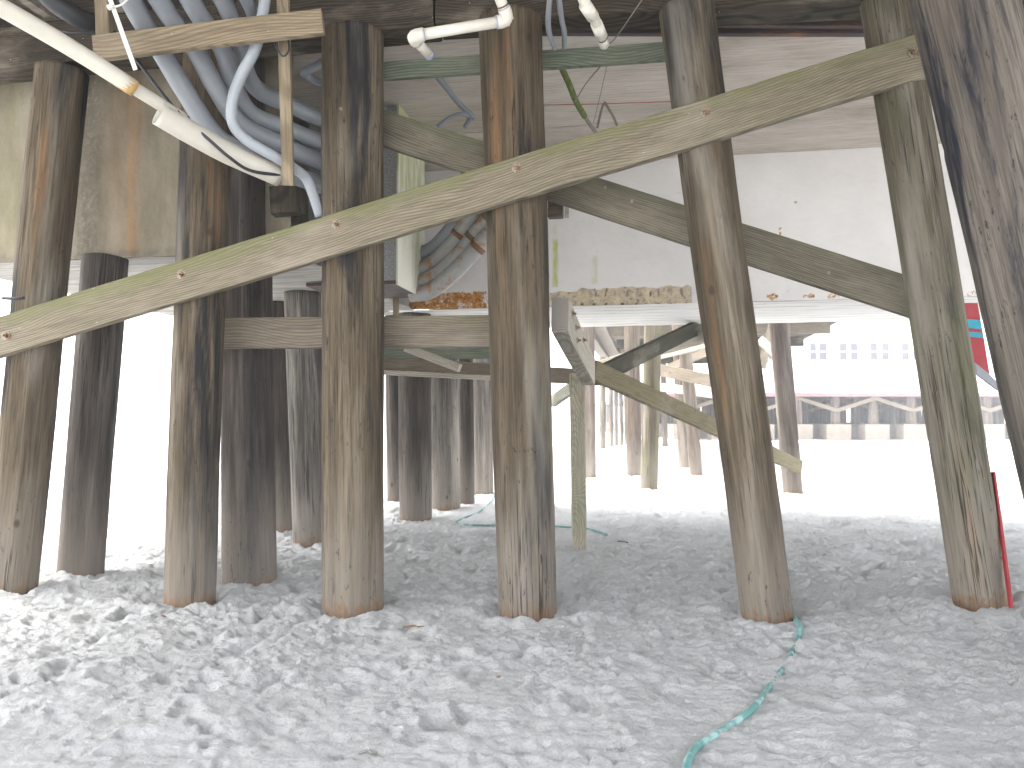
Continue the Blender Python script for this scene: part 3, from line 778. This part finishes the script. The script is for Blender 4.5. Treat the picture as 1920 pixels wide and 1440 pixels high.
for (bx, by, tx, ty, w_, mt, lb, sd) in FARP:
    gpile(bx, by, tx, ty, w_, mt, lb, ztop=CEIL-.44, seed=sd, seg=20)
# pale far piles in a line, very washed out
for i in range(5):
    gpile(1146+9.5*i, 838-1.2*i, 1145+9*i, 640, 7.5, PILE_W, 'washed-out pale pile in the distant bunch behind the mossy brace', ztop=CEIL-.44, seed=60+i, group='distant pale piles', seg=14)
gpile(925, 865, 925, 700, 10, PILE_G, 'distant green-banded pile in the narrow gap left of the fourth pile', ztop=3.2, seed=70, seg=14)
# transverse cap timbers carrying the far deck, lengthwise stringers, cross braces
for k, v0 in enumerate((22.4, 26.6, 31, 35.5, 40)):
    u0 = -1.2
    a = MP @ Vector((u0, v0, CEIL-.2)); b = MP @ Vector((UR-.3, v0, CEIL-.2))
    tb('cap_timber', a, b, .34, .25, GIRT if k % 2 else CAPW, 'transverse cap timber under the far deck', 'beam', 'far cap timbers')
tb('stringer', W(1100, 693, 13), W(1345, 625, 11.0), .17, .08, PALE, 'pale sloping timber above the dark brace', 'beam')
tb('stringer', W(1236, 694, 17.5), W(1372, 722, 16.5), .26, .12, GIRT, 'brown far rail between the leaning pair and the fifth pile', 'beam')
tb('stringer', W(1225, 724, 20), W(1380, 744, 18), .20, .12, PALE, 'pale far rail below the brown far rail', 'beam')
tb('stringer', W(1235, 668, 17), W(1350, 640, 16), .14, .10, PALE, 'short pale far timber close under the dark brace', 'beam')
tb('stringer', W(1230, 700, 21), W(1345, 652, 20), .20, .10, GIRT, 'brown sloping far timber left of the fifth pile', 'brace')
tb('stringer', W(1424, 636, 20), W(1458, 668, 20), .22, .10, PALE, 'short pale far timber right of the fifth pile', 'brace')
tb('stringer', W(1428, 690, 21), W(1450, 604, 21), .2, .10, GIRT, 'steep brown far timber right of the fifth pile', 'brace')
tb('stringer', W(1038, 752, 16), W(1072, 728, 15), .22, .1, DARKB, 'short dark green timber left of the pale square post', 'brace')

# ================================================================ CONDUITS, PIPES, CABLES
def plain(name, col, rough=.45, spec=.4, var=.25, sc=8, stain=None, st=.6):
    m = NT(name, rough, spec); n1 = m.noise(m.co, sc, 5, .65)
    c = m.mix(m.math('MULTIPLY', m.step(n1, .4, .7), var*2), col, tuple(v*.55 for v in col))
    if stain:
        n2 = m.noise(m.co, sc*.7, 6, .7, .3); c = m.mix(m.step(n2, st, st+.1), c, stain)
    m.color(c); m.bump(m.noise(m.co, 120, 3, .6), .1, .001); return m.m
GREYC = plain('grey_conduit_plastic', (.20, .215, .235), .42, .45, .12, 5, (.20, .18, .13), .66)
LGREY = plain('light_grey_conduit_plastic', (.30, .325, .35), .42, .45, .1, 5)
PVC = plain('yellowed_white_plastic', (.62, .59, .51), .38, .5, .1, 4, (.45, .30, .12), .70)
PVC2 = plain('dull_cream_plastic', (.50, .47, .41), .5, .4, .12, 5, (.30, .19, .07), .64)
PURP = plain('purple_pipe_cement', (.28, .30, .42), .4, .5, .1, 20)
BLACKC = plain('black_rubber', (.02, .021, .024), .5, .4, .1, 20)
STAINP = plain('rust_stained_plastic', (.55, .36, .14), .5, .4, .2, 12, (.20, .10, .05), .55)
RUSTY = plain('rust_coat', (.17, .10, .06), .8, .2, .35, 16, (.24, .11, .04), .52)
STEELC = plain('rust_streaked_steel', (.30, .30, .29), .45, .5, .15, 10, (.30, .15, .06), .53)
def PW(*a): return [W(*p) for p in a]
GC = 'grey conduits sweeping under the deck'
C = [
 ([(225, -40, 4.75), (262, 32, 4.98), (300, 92, 5.2), (345, 168, 5.35), (398, 248, 5.5), (452, 286, 5.62), (522, 318, 5.75), (606, 348, 6.0), (690, 372, 6.15)], .066, 'lowest large grey conduit with printed side, joined by a coupling below the cleat board'),
 ([(275, -40, 4.8), (318, 30, 5.02), (366, 92, 5.25), (405, 165, 5.42), (452, 232, 5.62), (520, 268, 5.8), (608, 306, 6.0), (690, 330, 6.15)], .064, 'large grey conduit second from the bottom of the sweep'),
 ([(335, -40, 4.8), (372, 26, 5.02), (415, 88, 5.3), (436, 155, 5.5), (470, 212, 5.7), (530, 238, 5.85), (608, 268, 6.0), (690, 290, 6.15)], .062, 'large grey conduit third from the bottom of the sweep'),
 ([(398, -40, 4.85), (428, 20, 5.08), (452, 85, 5.4), (462, 135, 5.6), (488, 172, 5.8), (540, 196, 5.95), (608, 226, 6.05), (690, 250, 6.15)], .060, 'topmost large grey conduit where the sweep passes behind the upright cleat')]
for P, r, lb in C:
    o = tube('conduit', PW(*P), r, GREYC, seg=20, step=10); tag(o, lb, 'conduit', GC)
    if 'lowest' in lb:
        k = ring_on('coupling', W(440, 279, 5.595), W(512, 313, 5.73), .072, GREYC, o)
c5 = tube('conduit', PW((500, -30, 4.95), (492, 30, 5.02), (478, 92, 5.05), (452, 142, 5.1), (436, 190, 5.12), (437, 232, 5.16), (462, 262, 5.22), (505, 288, 5.30), (545, 312, 5.42), (572, 332, 5.55), (586, 362, 5.62), (600, 405, 5.7)), .036, LGREY, seg=18, step=10)
tag(c5, 'slimmer light grey conduit bent in an elbow in front of the large ones', 'conduit', GC)
ring_on('coupling', W(534, 306, 5.385), W(552, 317, 5.44), .040, LGREY, c5)
o = tube('conduit', PW((452, -20, 4.85), (472, 22, 5.1), (484, 60, 5.3)), .042, GREYC); tag(o, 'short grey conduit at the top edge above the cleat board, right of the others', 'conduit', GC)
o = tube('conduit', PW((462, 142, 5.9), (500, 168, 6.0), (560, 196, 6.15), (640, 225, 6.25)), .03, GREYC); tag(o, 'thin dark conduit peeking above the topmost large conduit', 'conduit', GC)
o = tube('conduit', PW((640, 92, 6.4), (600, 120, 6.3), (572, 136, 6.25), (584, 148, 6.4), (640, 170, 6.5)), .034, GREYC); tag(o, 'bent grey conduit end in front of the dark opening left of the third pile', 'conduit')
# conduits right of cabinet (rust streaked)
RC = 'rust-streaked conduits beside the cabinet'
for i, (P, mt, lb) in enumerate([
    ([(770, 478, 8.55), (806, 470, 8.5), (838, 440, 8.4), (868, 398, 8.3), (900, 345, 8.2), (935, 300, 8.1)], GREYC, 'clean grey conduit, uppermost of the four curving out beside the cabinet'),
    ([(770, 508, 8.5), (808, 495, 8.45), (846, 460, 8.35), (880, 412, 8.25), (915, 366, 8.15), (950, 325, 8.1)], STEELC, 'second conduit from the top beside the cabinet, rusty at its collar'),
    ([(770, 532, 8.45), (812, 520, 8.4), (856, 482, 8.3), (895, 435, 8.2), (930, 395, 8.1), (962, 360, 8.05)], STEELC, 'third conduit from the top beside the cabinet, with two rusty collars'),
    ([(770, 552, 8.4), (806, 546, 8.35), (850, 512, 8.25), (890, 470, 8.15), (925, 430, 8.1), (962, 395, 8.05)], STEELC, 'lowest conduit beside the cabinet, rust running down its underside')]):
    o = tube('conduit', PW(*P), .084, mt, seg=20, step=8); tag(o, lb, 'conduit', RC)
    if i:
        pts = PW(*P)
        for (k_, a_, b_, mm) in (((2, .35, .5, RUSTY), (3, .30, .42, GREYC)), ((2, .7, .85, RUSTY), (3, .55, .95, RUSTY)), ((3, .05, .25, RUSTY), (3, .70, .82, STEELC)))[i-1]:
            ring_on('collar', pts[k_].lerp(pts[k_+1], a_), pts[k_].lerp(pts[k_+1], b_), .089, mm, o)
# big white pipe upper left
o = tube('drain_pipe', PW((-60, -22, 4.05), (120, 82, 4.5), (248, 163, 4.82)), .050, PVC, seg=24, smooth_path=True); tag(o, 'long white plastic pipe slanting down from the top left corner', 'pipe')
ring_on('rust_ring', W(226, 149, 4.765), W(252, 166, 4.83), .0512, STAINP, o)
tube('inner_pipe', PW((246, 162, 4.82), (304, 198, 4.98), (345, 224, 5.10)), .040, PVC2, o, seg=20)
o = tube('sleeve_pipe', PW((297, 213, 4.95), (360, 250, 5.1), (430, 288, 5.28), (525, 330, 5.5)), .074, PVC2, seg=28, hollow=.009, step=8); tag(o, 'dull cream sleeve pipe with an open mouth below the white pipe', 'pipe')
# cleat board and uprights
cl = board('cleat_board', W(178, 92, 4.92), W(606, 42, 4.92), .155, .05, CLEAT); tag(cl, 'horizontal cleat board crossing in front of the grey conduits', 'board')
cu_ = board('upright_cleat', W(541, 348, 5.35), W(531, -20, 5.05), .045, .075, CLEAT, up=Vector((0, -1, 0))); tag(cu_, 'thin upright cleat stick holding the grey conduits', 'stick')
ot = board('hanger_block', W(538, 352, 6.15), W(541, 402, 6.15), .13, .24, CAPW, up=Vector((0, -1, 0))); tag(ot, 'dark wood block below the grey conduits', 'block')
tag(board('joist_end', W(196, -60, 5.05), W(200, 86, 5.15), .12, .09, CLEAT, up=Vector((0, -1, 0))), 'stubby brown post at the left end of the cleat board', 'post')
# cable tie, cables
m = plain('white_nylon', (.66, .66, .62), .4, .5, .05)
o = empty('cable_tie', W(230, 60, 4.6)); tag(o, 'long white cable tie hanging over the cleat board', 'cable tie')
board('tail', W(204, -8, 4.60), W(254, 131, 4.66), .004, .026, m, o, up=Vector((0, -1, 0)), jit=0)
box('head', (-.017, -.012, -.012), (.017, .012, .012), m, o, Matrix.Translation(W(207, 13, 4.59)) @ Matrix.Rotation(-.35, 4, 'Y'), .003)
tube('loop', PW((207, 13, 4.6), (225, 10, 4.6), (242, -4, 4.62), (250, -20, 4.65)), .006, m, o, seg=8)
o = tube('black_cable', PW((215, 60, 5.05), (256, 112, 5.0), (300, 170, 5.02), (345, 222, 5.04), (392, 262, 5.1), (430, 295, 5.18), (470, 320, 5.3), (530, 329, 5.45)), .011, BLACKC, seg=10, step=8); tag(o, 'black cable curving down beside the cream sleeve pipe', 'cable')
o = tube('black_hose', PW((50, -60, 4.9), (92, -5, 4.95), (140, 30, 5.05), (182, 50, 5.2)), .062, BLACKC, seg=18); tag(o, 'thick black hose end at the top left above the white pipe', 'hose')
tube('clamp', PW((100, 56, 5.1), (140, 61, 5.08), (180, 60, 5.12)), .009, BLACKC, o, seg=8)
o = tube('wire_loop', PW((520, 68, 5.0), (517, 85, 4.98), (530, 105, 4.97), (541, 95, 4.98), (540, 72, 5.0)), .006, BLACKC, seg=8); tag(o, 'small black wire loop around the upright cleat', 'wire')
# white elbowed pipe in front of the 4th pile
A = W(922, -40, 4.62); B = W(954, 38, 4.78); Cc = W(772, 68, 4.70); Dd = W(806, 104, 4.95)
o = tube('drain_pipe', [A, B], .033, PVC, seg=20, step=4, smooth_path=False); tag(o, 'white drain pipe with two elbows in front of the top of the fourth pile', 'pipe')
tube('pipe_run', [B, Cc], .033, PVC, o, seg=20, step=4, smooth_path=False)
tube('pipe_end', [Cc, Dd], .030, PVC, o, seg=20, smooth_path=False)
def elbow(P, Q0, Q1, r, parent, L=.075):
    a = P+(Q0-P).normalized()*L; b = P+(Q1-P).normalized()*L
    pts = [a]+[((1-t)**2)*(P+(Q0-P).normalized()*L*.7)+2*t*(1-t)*P+t*t*(P+(Q1-P).normalized()*L*.7) for t in [i/8 for i in range(9)]]+[b]
    tube('elbow', pts, r, PVC, parent, seg=20, smooth_path=False)
    for e_, q_ in ((a, Q0), (b, Q1)):
        dd = (q_-P).normalized(); ring_on('cement_ring', e_, e_+dd*.006, r*.97, PURP, parent)
elbow(B, A, Cc, .040, o); elbow(Cc, B, Dd, .040, o, .07)
ring_on('cement_ring', A.lerp(B, .62), A.lerp(B, .66), .0345, RUSTY, o)
ring_on('cement_ring', Dd-(Dd-Cc)*.1, Dd, .032, PURP, o)
o = tube('drain_pipe', PW((1076, -50, 4.7), (1098, 8, 4.82), (1112, 30, 4.9), (1122, 55, 5.05), (1133, 84, 5.25)), .034, PVC, seg=18, step=4); tag(o, 'short white pipe bending down from the top edge, right of the fourth pile', 'pipe')
ring_on('coupling', W(1096, 8, 4.81), W(1112, 32, 4.90), .040, PVC, o); ring_on('coupling', W(1118, 44, 4.98), W(1128, 68, 5.12), .039, PVC, o)
ring_on('dirty_joint', W(1127, 66, 5.12), W(1130, 71, 5.15), .037, RUSTY, o)
# thin conduits and mossy cable, between 4th and 5th
o = tube('thin_conduit', PW((1034, -30, 4.9), (1028, 30, 5.1), (1030, 62, 5.3), (1040, 90, 5.6)), .018, GREYC, seg=12); tag(o, 'left one of two thin grey conduits hanging right of the fourth pile', 'conduit')
o = tube('thin_conduit', PW((1045, -30, 4.9), (1052, 30, 5.15), (1058, 60, 5.4), (1058, 88, 5.7)), .018, GREYC, seg=12); tag(o, 'right one of two thin grey conduits hanging right of the fourth pile', 'conduit')
MOSS = plain('moss_covered_cable', (.10, .14, .03), .95, .1, .35, 40, (.16, .15, .12), .5)
GC2 = plain('grey_twig_cable', (.20, .19, .17), .8, .2, .2, 20)
o = tube('mossy_cable', PW((1052, 125, 6.4), (1068, 160, 6.5), (1080, 190, 6.6), (1096, 218, 6.8)), .026, MOSS, seg=10); tag(o, 'mossy green cable sagging below the green-stained board', 'cable')
tube('bare_end', PW((1080, 190, 6.6), (1096, 218, 6.8), (1118, 250, 7.0)), .017, GC2, o, seg=10)
for k, (P, r, lb) in enumerate([
    (((1128, 122, 6.6), (1100, 155, 6.65), (1083, 182, 6.7)), .005, 'thin pale wire reaching the mossy cable from the upper right'),
    (((1138, 122, 6.6), (1124, 185, 6.8), (1112, 232, 7.0)), .003, 'hair-thin wire dropping beside the mossy cable'),
    (((1120, 240, 7), (1128, 205, 7), (1134, 192, 7.05)), .010, 'short grey hook right of the mossy cable'),
    (((1134, 192, 7.2), (1148, 215, 7.25), (1158, 238, 7.3)), .012, 'short pale hook leaning over the long brace'),
    (((1210, -10, 4.9), (1190, 20, 5.0), (1155, 70, 5.3), (1140, 84, 5.5)), .004, 'thin wire crossing the cap timber right of the short white pipe')]):
    o = tube('wire', PW(*P), r, GC2, seg=8); tag(o, lb, 'wire')
m = plain('red_cord_fibre', (.35, .07, .05), .8)
o = tube('taut_string', PW((1020, 197, 6.9), (1120, 195, 6.95), (1240, 191, 6.95), (1500, 184, 6.9), (1660, 178, 6.8)), .004, m, seg=6); tag(o, 'thin red string stretched under the ceiling', 'string')
o = tube('thin_conduit', PW((790, 108, 6.8), (830, 155, 7.0), (862, 195, 7.2), (889, 222, 7.3)), .028, GREYC, seg=12); tag(o, 'thin straight grey conduit between the third and fourth piles', 'conduit')
o = tube('hook_conduit', PW((820, 238, 7.2), (845, 220, 7.2), (866, 214, 7.2), (880, 222, 7.25), (872, 238, 7.2)), .02, GREYC, seg=12); tag(o, 'small curved grey conduit meeting the straight one above the rear brace', 'conduit')
o = tube('pipe_stub', [W(1146, 304, 8.5), W(1163, 309, 8.0)], .022, STEELC, seg=12); tag(o, 'short steel pipe stub on the white wall under the long brace', 'pipe')
o = box('wall_bracket', (-.025, -.03, -.07), (.025, .03, .07), STEELC, None, Matrix.Translation(W(1063, 396, 8.6)) @ Matrix.Rotation(-ANG, 4, 'Z'), .006); tag(o, 'small rusty bracket on the white wall right of the fourth pile', 'bracket')
o = box('dark_block', (-.06, -.04, -.09), (.06, .04, .09), CAPW, None, Matrix.Translation(W(1042, 388, 6.3)) @ Matrix.Rotation(-ANG, 4, 'Z'), .006); tag(o, 'dark wood block tucked against the right side of the fourth pile', 'block')
o = tube('nail_hook', PW((5, 559, 5.75), (30, 560, 5.73), (46, 558, 5.74)), .012, BLACKC, seg=8); tag(o, 'black spike sticking out of the leftmost pile', 'spike')

# ================================================================ HOSES, STAKES, SMALL THINGS ON THE SAND
HOSE = plain('sun_bleached_green_rubber', (.10, .23, .215), .7, .25, .15, 14, (.26, .38, .36), .5)
def on_sand(px, py, lift):
    p = Wz(px, py, 0)
    for _ in range(4): p = Wz(px, py, sandz(p.x, p.y)+lift)
    return p
P = [on_sand(x, y, .008) for (x, y) in ((1486, 1156), (1499, 1172), (1496, 1196), (1481, 1232), (1462, 1262), (1440, 1292), (1412, 1328), (1382, 1352), (1345, 1376), (1312, 1396), (1294, 1418), (1286, 1444), (1284, 1490))]
o = tube('garden_hose', P, .0155, HOSE, seg=14, step=10); tag(o, 'green garden hose snaking over the sand from the slim fifth pile', 'hose')
P = [on_sand(x, y, .016) for (x, y) in ((940, 905), (930, 925), (918, 943), (898, 960), (868, 972), (856, 980), (880, 984), (920, 985), (960, 983), (1010, 985), (1060, 988), (1105, 992), (1140, 1003))]
o = tube('garden_hose', P, .012, HOSE, seg=10, step=8); tag(o, 'thin green hose lying farther back beside the rear cluster of piles', 'hose')
m = plain('faded_red_paint', (.30, .03, .035), .6, .3, .2, 10)
b = W(1896, 1140, 4.95); t = W(1862, 885, 5.1)
o = board('red_stake', b, t, .030, .015, m, up=Vector((0, -1, 0)), jit=.001); tag(o, 'thin red wooden stake in the sand right of the mossy leaning pile', 'stake')
# red banner with teal bars
TEAL = plain('teal_print', (.02, .25, .33), .6, .3, .1)
ban = empty('red_banner', W(1835, 640, 7.6)); tag(ban, 'red hanging banner with teal bars seen between the two right-hand piles', 'banner')
def quadstrip(name, pts, th, mat, parent):
    vs = [tuple(p) for p in pts]+[tuple(p+Vector((0, th, 0))) for p in pts]; n = len(pts)
    fs = [tuple(range(n-1, -1, -1)), tuple(range(n, 2*n))]+[(i, (i+1) % n, n+(i+1) % n, n+i) for i in range(n)]
    o0 = Vector(vs[0]); vs = [tuple(Vector(v)-o0) for v in vs]
    return link(name, vs, fs, mat, parent, matrix=Matrix.Translation(o0))
quadstrip('cloth', PW((1795, 568, 7.6), (1833, 568, 7.6), (1846, 640, 7.6), (1856, 704, 7.6), (1830, 682, 7.6), (1805, 660, 7.6)), .02, m, ban)
quadstrip('bar', PW((1802, 598, 7.595), (1838, 600, 7.595), (1841, 618, 7.595), (1802, 613, 7.595)), .003, TEAL, ban)
quadstrip('bar', PW((1803, 621, 7.595), (1842, 624, 7.595), (1844, 634, 7.595), (1804, 629, 7.595)), .003, TEAL, ban)
quadstrip('grey_hem', PW((1828, 680, 7.59), (1856, 702, 7.59), (1880, 728, 7.59), (1872, 732, 7.59), (1832, 702, 7.59)), .03, GREYC, ban)
# litter
BROWN = plain('brown_twig', (.22, .13, .07), .9, .1, .2, 30); ORA = plain('orange_plastic', (.6, .18, .06), .6)
for (x, y, L, mt, lb, nm, th) in [
    (305, 1157, .06, BROWN, 'small brown leaf on the sand below the second pile', 'leaf', .2),
    (775, 1176, .13, BROWN, 'thin brown twig on the sand right of the third pile', 'twig', .1),
    (935, 1268, .028, BROWN, 'small brown shell piece on the sand in the middle foreground', 'shell', .6),
    (1780, 1130, .10, ORA, 'orange plastic scrap on the sand left of the mossy leaning pile', 'scrap', -.5),
    (1142, 1193, .03, PVC, 'white shell bit right of the fourth pile', 'shell', 0),
    (690, 1412, .07, GC2, 'grey stick on the sand at the bottom left of centre', 'stick', .1),
    (1168, 1016, .14, BLACKC, 'black scrap on the sand right of the square post', 'scrap', -.8),
    (1396, 1184, .03, PVC, 'white shell bit at the foot of the slim fifth pile', 'shell', 1)]:
    p = on_sand(x, y, .004); dd = Vector((math.cos(th), math.sin(th), 0))*L/2
    if nm in ('shell', 'leaf'):
        vs, fs = [], []
        for i in range(5):
            for k in range(12):
                a = k*math.pi/6; r = L/2*(i/4); vs.append((r*math.cos(a), .65*r*math.sin(a)*(1+.2*math.sin(3*a)), .28*L*(1-(i/4)**2)-.004))
        for i in range(4):
            for k in range(12): fs.append((i*12+k, (i+1)*12+k, (i+1)*12+(k+1) % 12, i*12+(k+1) % 12))
        o = link(nm, vs, fs, mt, smooth=True, matrix=Matrix.Translation(p) @ Matrix.Rotation(th, 4, 'Z'))
    else:
        o = tube(nm, [p-dd, p+Vector((0, .01, .006)), p+dd*.4+Vector((0, -.008, .004)), p+dd], .006, mt, seg=6)
    tag(o, lb, nm)

# ================================================================ FAR PIER
DF = 49.0
def FX(px): return (px-960)*DF/F
def FZ(py): return CH+(HOR-py)*DF/F
WH = plain('white_clapboard', (.80, .80, .80), .7, .3, .03, 3)
m = NT('dusky_glass', .5, .25); m.color((.10, .10, .12)); GLASS = m.m
CONF = plain('pale_footing_concrete', (.27, .23, .19), .9, .2, .2, 2)
zD = FZ(737)
bld = empty('pier_building', Vector((FX(1650), DF+6, zD))); tag(bld, 'white clapboard building on the far pier', 'building')
vs = []; bx0, bx1 = FX(1330), FX(2150)
boxes('wall', [((bx0, DF+1, zD+.02), (bx1, DF+14, zD+7.4))], WH, bld)
# gable roof
rv = [(bx0-.5, DF+.4, zD+7.4), (bx1+.5, DF+.4, zD+7.4), (bx1+.5, DF+14.6, zD+7.4), (bx0-.5, DF+14.6, zD+7.4), (bx0-.5, DF+7.5, zD+10), (bx1+.5, DF+7.5, zD+10)]
link('roof', rv, [(0, 1, 5, 4), (2, 3, 4, 5), (0, 4, 3), (1, 2, 5), (0, 3, 2, 1)], WH, bld)
for i, (x0, x1) in enumerate(((1531, 1543), (1549, 1563), (1588, 1602), (1609, 1622), (1647, 1660), (1669, 1682), (1707, 1720), (1729, 1742), (1770, 1783), (1430, 1443), (1452, 1465))):
    X0, X1, Z0, Z1 = FX(x0), FX(x1), FZ(672), FZ(641)
    fr = boxes('window', [((X0-.08, DF+.93, Z0-.08), (X0, DF+.997, Z1+.08)), ((X1, DF+.93, Z0-.08), (X1+.08, DF+.997, Z1+.08)), ((X0, DF+.93, Z1), (X1, DF+.997, Z1+.08)), ((X0, DF+.93, Z0-.08), (X1, DF+.997, Z0)),
                           ((X0, DF+.94, (Z0+Z1)/2-.03), (X1, DF+.996, (Z0+Z1)/2+.03))], WH, bld)
    boxes('pane', [((X0, DF+.96, Z0), (X1, DF+.992, (Z0+Z1)/2-.03)), ((X0, DF+.96, (Z0+Z1)/2+.03), (X1, DF+.992, Z1))], GLASS, fr)
dk = empty('far_pier_deck', Vector((FX(1650), DF+8, zD))); tag(dk, 'deck of the far pier under the white building', 'deck')
REDT = plain('dark_red_trim', (.30, .16, .18), .7)
boxes('deck_slab', [((FX(1225), DF+.02, zD-.22), (FX(2300), DF+38, zD))], DECKW, dk)
boxes('edge_trim', [((FX(1225), DF-.06, zD-.2), (FX(2300), DF+.0, zD-.05))], REDT, dk)
boxes('railing', [((FX(1225), DF+.05, zD+1.0), (FX(2300), DF+.15, zD+1.1))]+[((FX(1225)+k*1.5, DF+.06, zD+.001), (FX(1225)+k*1.5+.1, DF+.14, zD+.999)) for k in range(23)], WH, dk)
cols = [FX(1285)+i*2.35 for i in range(13)]
fp0 = None
for r in range(9):
    for i, x in enumerate(cols):
        y = DF+.6+r*3.9
        xx = x+(0 if r == 0 else random.uniform(-.9, .9))
        root = empty('far_pile', Vector((xx, y, 0)))
        tag(root, 'pile on a pale concrete footing under the far pier', 'pile', 'piles under the far pier')
        if fp0 is None:
            vs, fs = [], []
            for z, rad in ((.95, .31), (zD-.23, .27)):
                for k in range(12): vs.append((rad*math.cos(k*math.pi/6), rad*math.sin(k*math.pi/6), z))
            fs = [(k, (k+1) % 12, 12+(k+1) % 12, 12+k) for k in range(12)]
            a = link('shaft', vs, fs, PILE_F, root, smooth=True, matrix=root.matrix_world.copy())
            b = box('footing', (-.75, -.6, -.4), (.75, .6, .95), CONF, root, root.matrix_world.copy(), .04); fp0 = (a, b)
        else:
            for s_ in fp0:
                c_ = s_.copy(); S.collection.objects.link(c_); c_.parent = root; c_.matrix_parent_inverse = Matrix(); c_.matrix_basis = Matrix()
for a_ in fp0:
    a_.matrix_parent_inverse = Matrix(); a_.matrix_basis = Matrix()
fb = None
for r in range(2):
    for i in range(0, 12):
        y = DF+.3+r*4.6
        a = Vector((cols[i], y, FZ(770) if i % 2 == 0 else zD-.3)); b = Vector((cols[i+1], y, zD-.3 if i % 2 == 0 else FZ(770)))
        tb('far_brace', a, b, .24, .14, PILE_F if r else GIRT, 'diagonal brace between the piles of the far pier', 'brace', 'braces under the far pier')

# ================================================================ SEA HAZE
m = bpy.data.materials.new('sea_haze'); m.use_nodes = True; t_ = m.node_tree; t_.nodes.clear()
pv = t_.nodes.new('ShaderNodeVolumePrincipled'); pv.inputs['Color'].default_value = (.95, .96, .98, 1); pv.inputs['Density'].default_value = .0035
om = t_.nodes.new('ShaderNodeOutputMaterial'); t_.links.new(pv.outputs[0], om.inputs['Volume'])
hz = box('haze', (-2600, -700, -1.6), (2600, 2600, 13.5), m); hz['kind'] = 'stuff'; hz['label'] = 'pale sea haze'
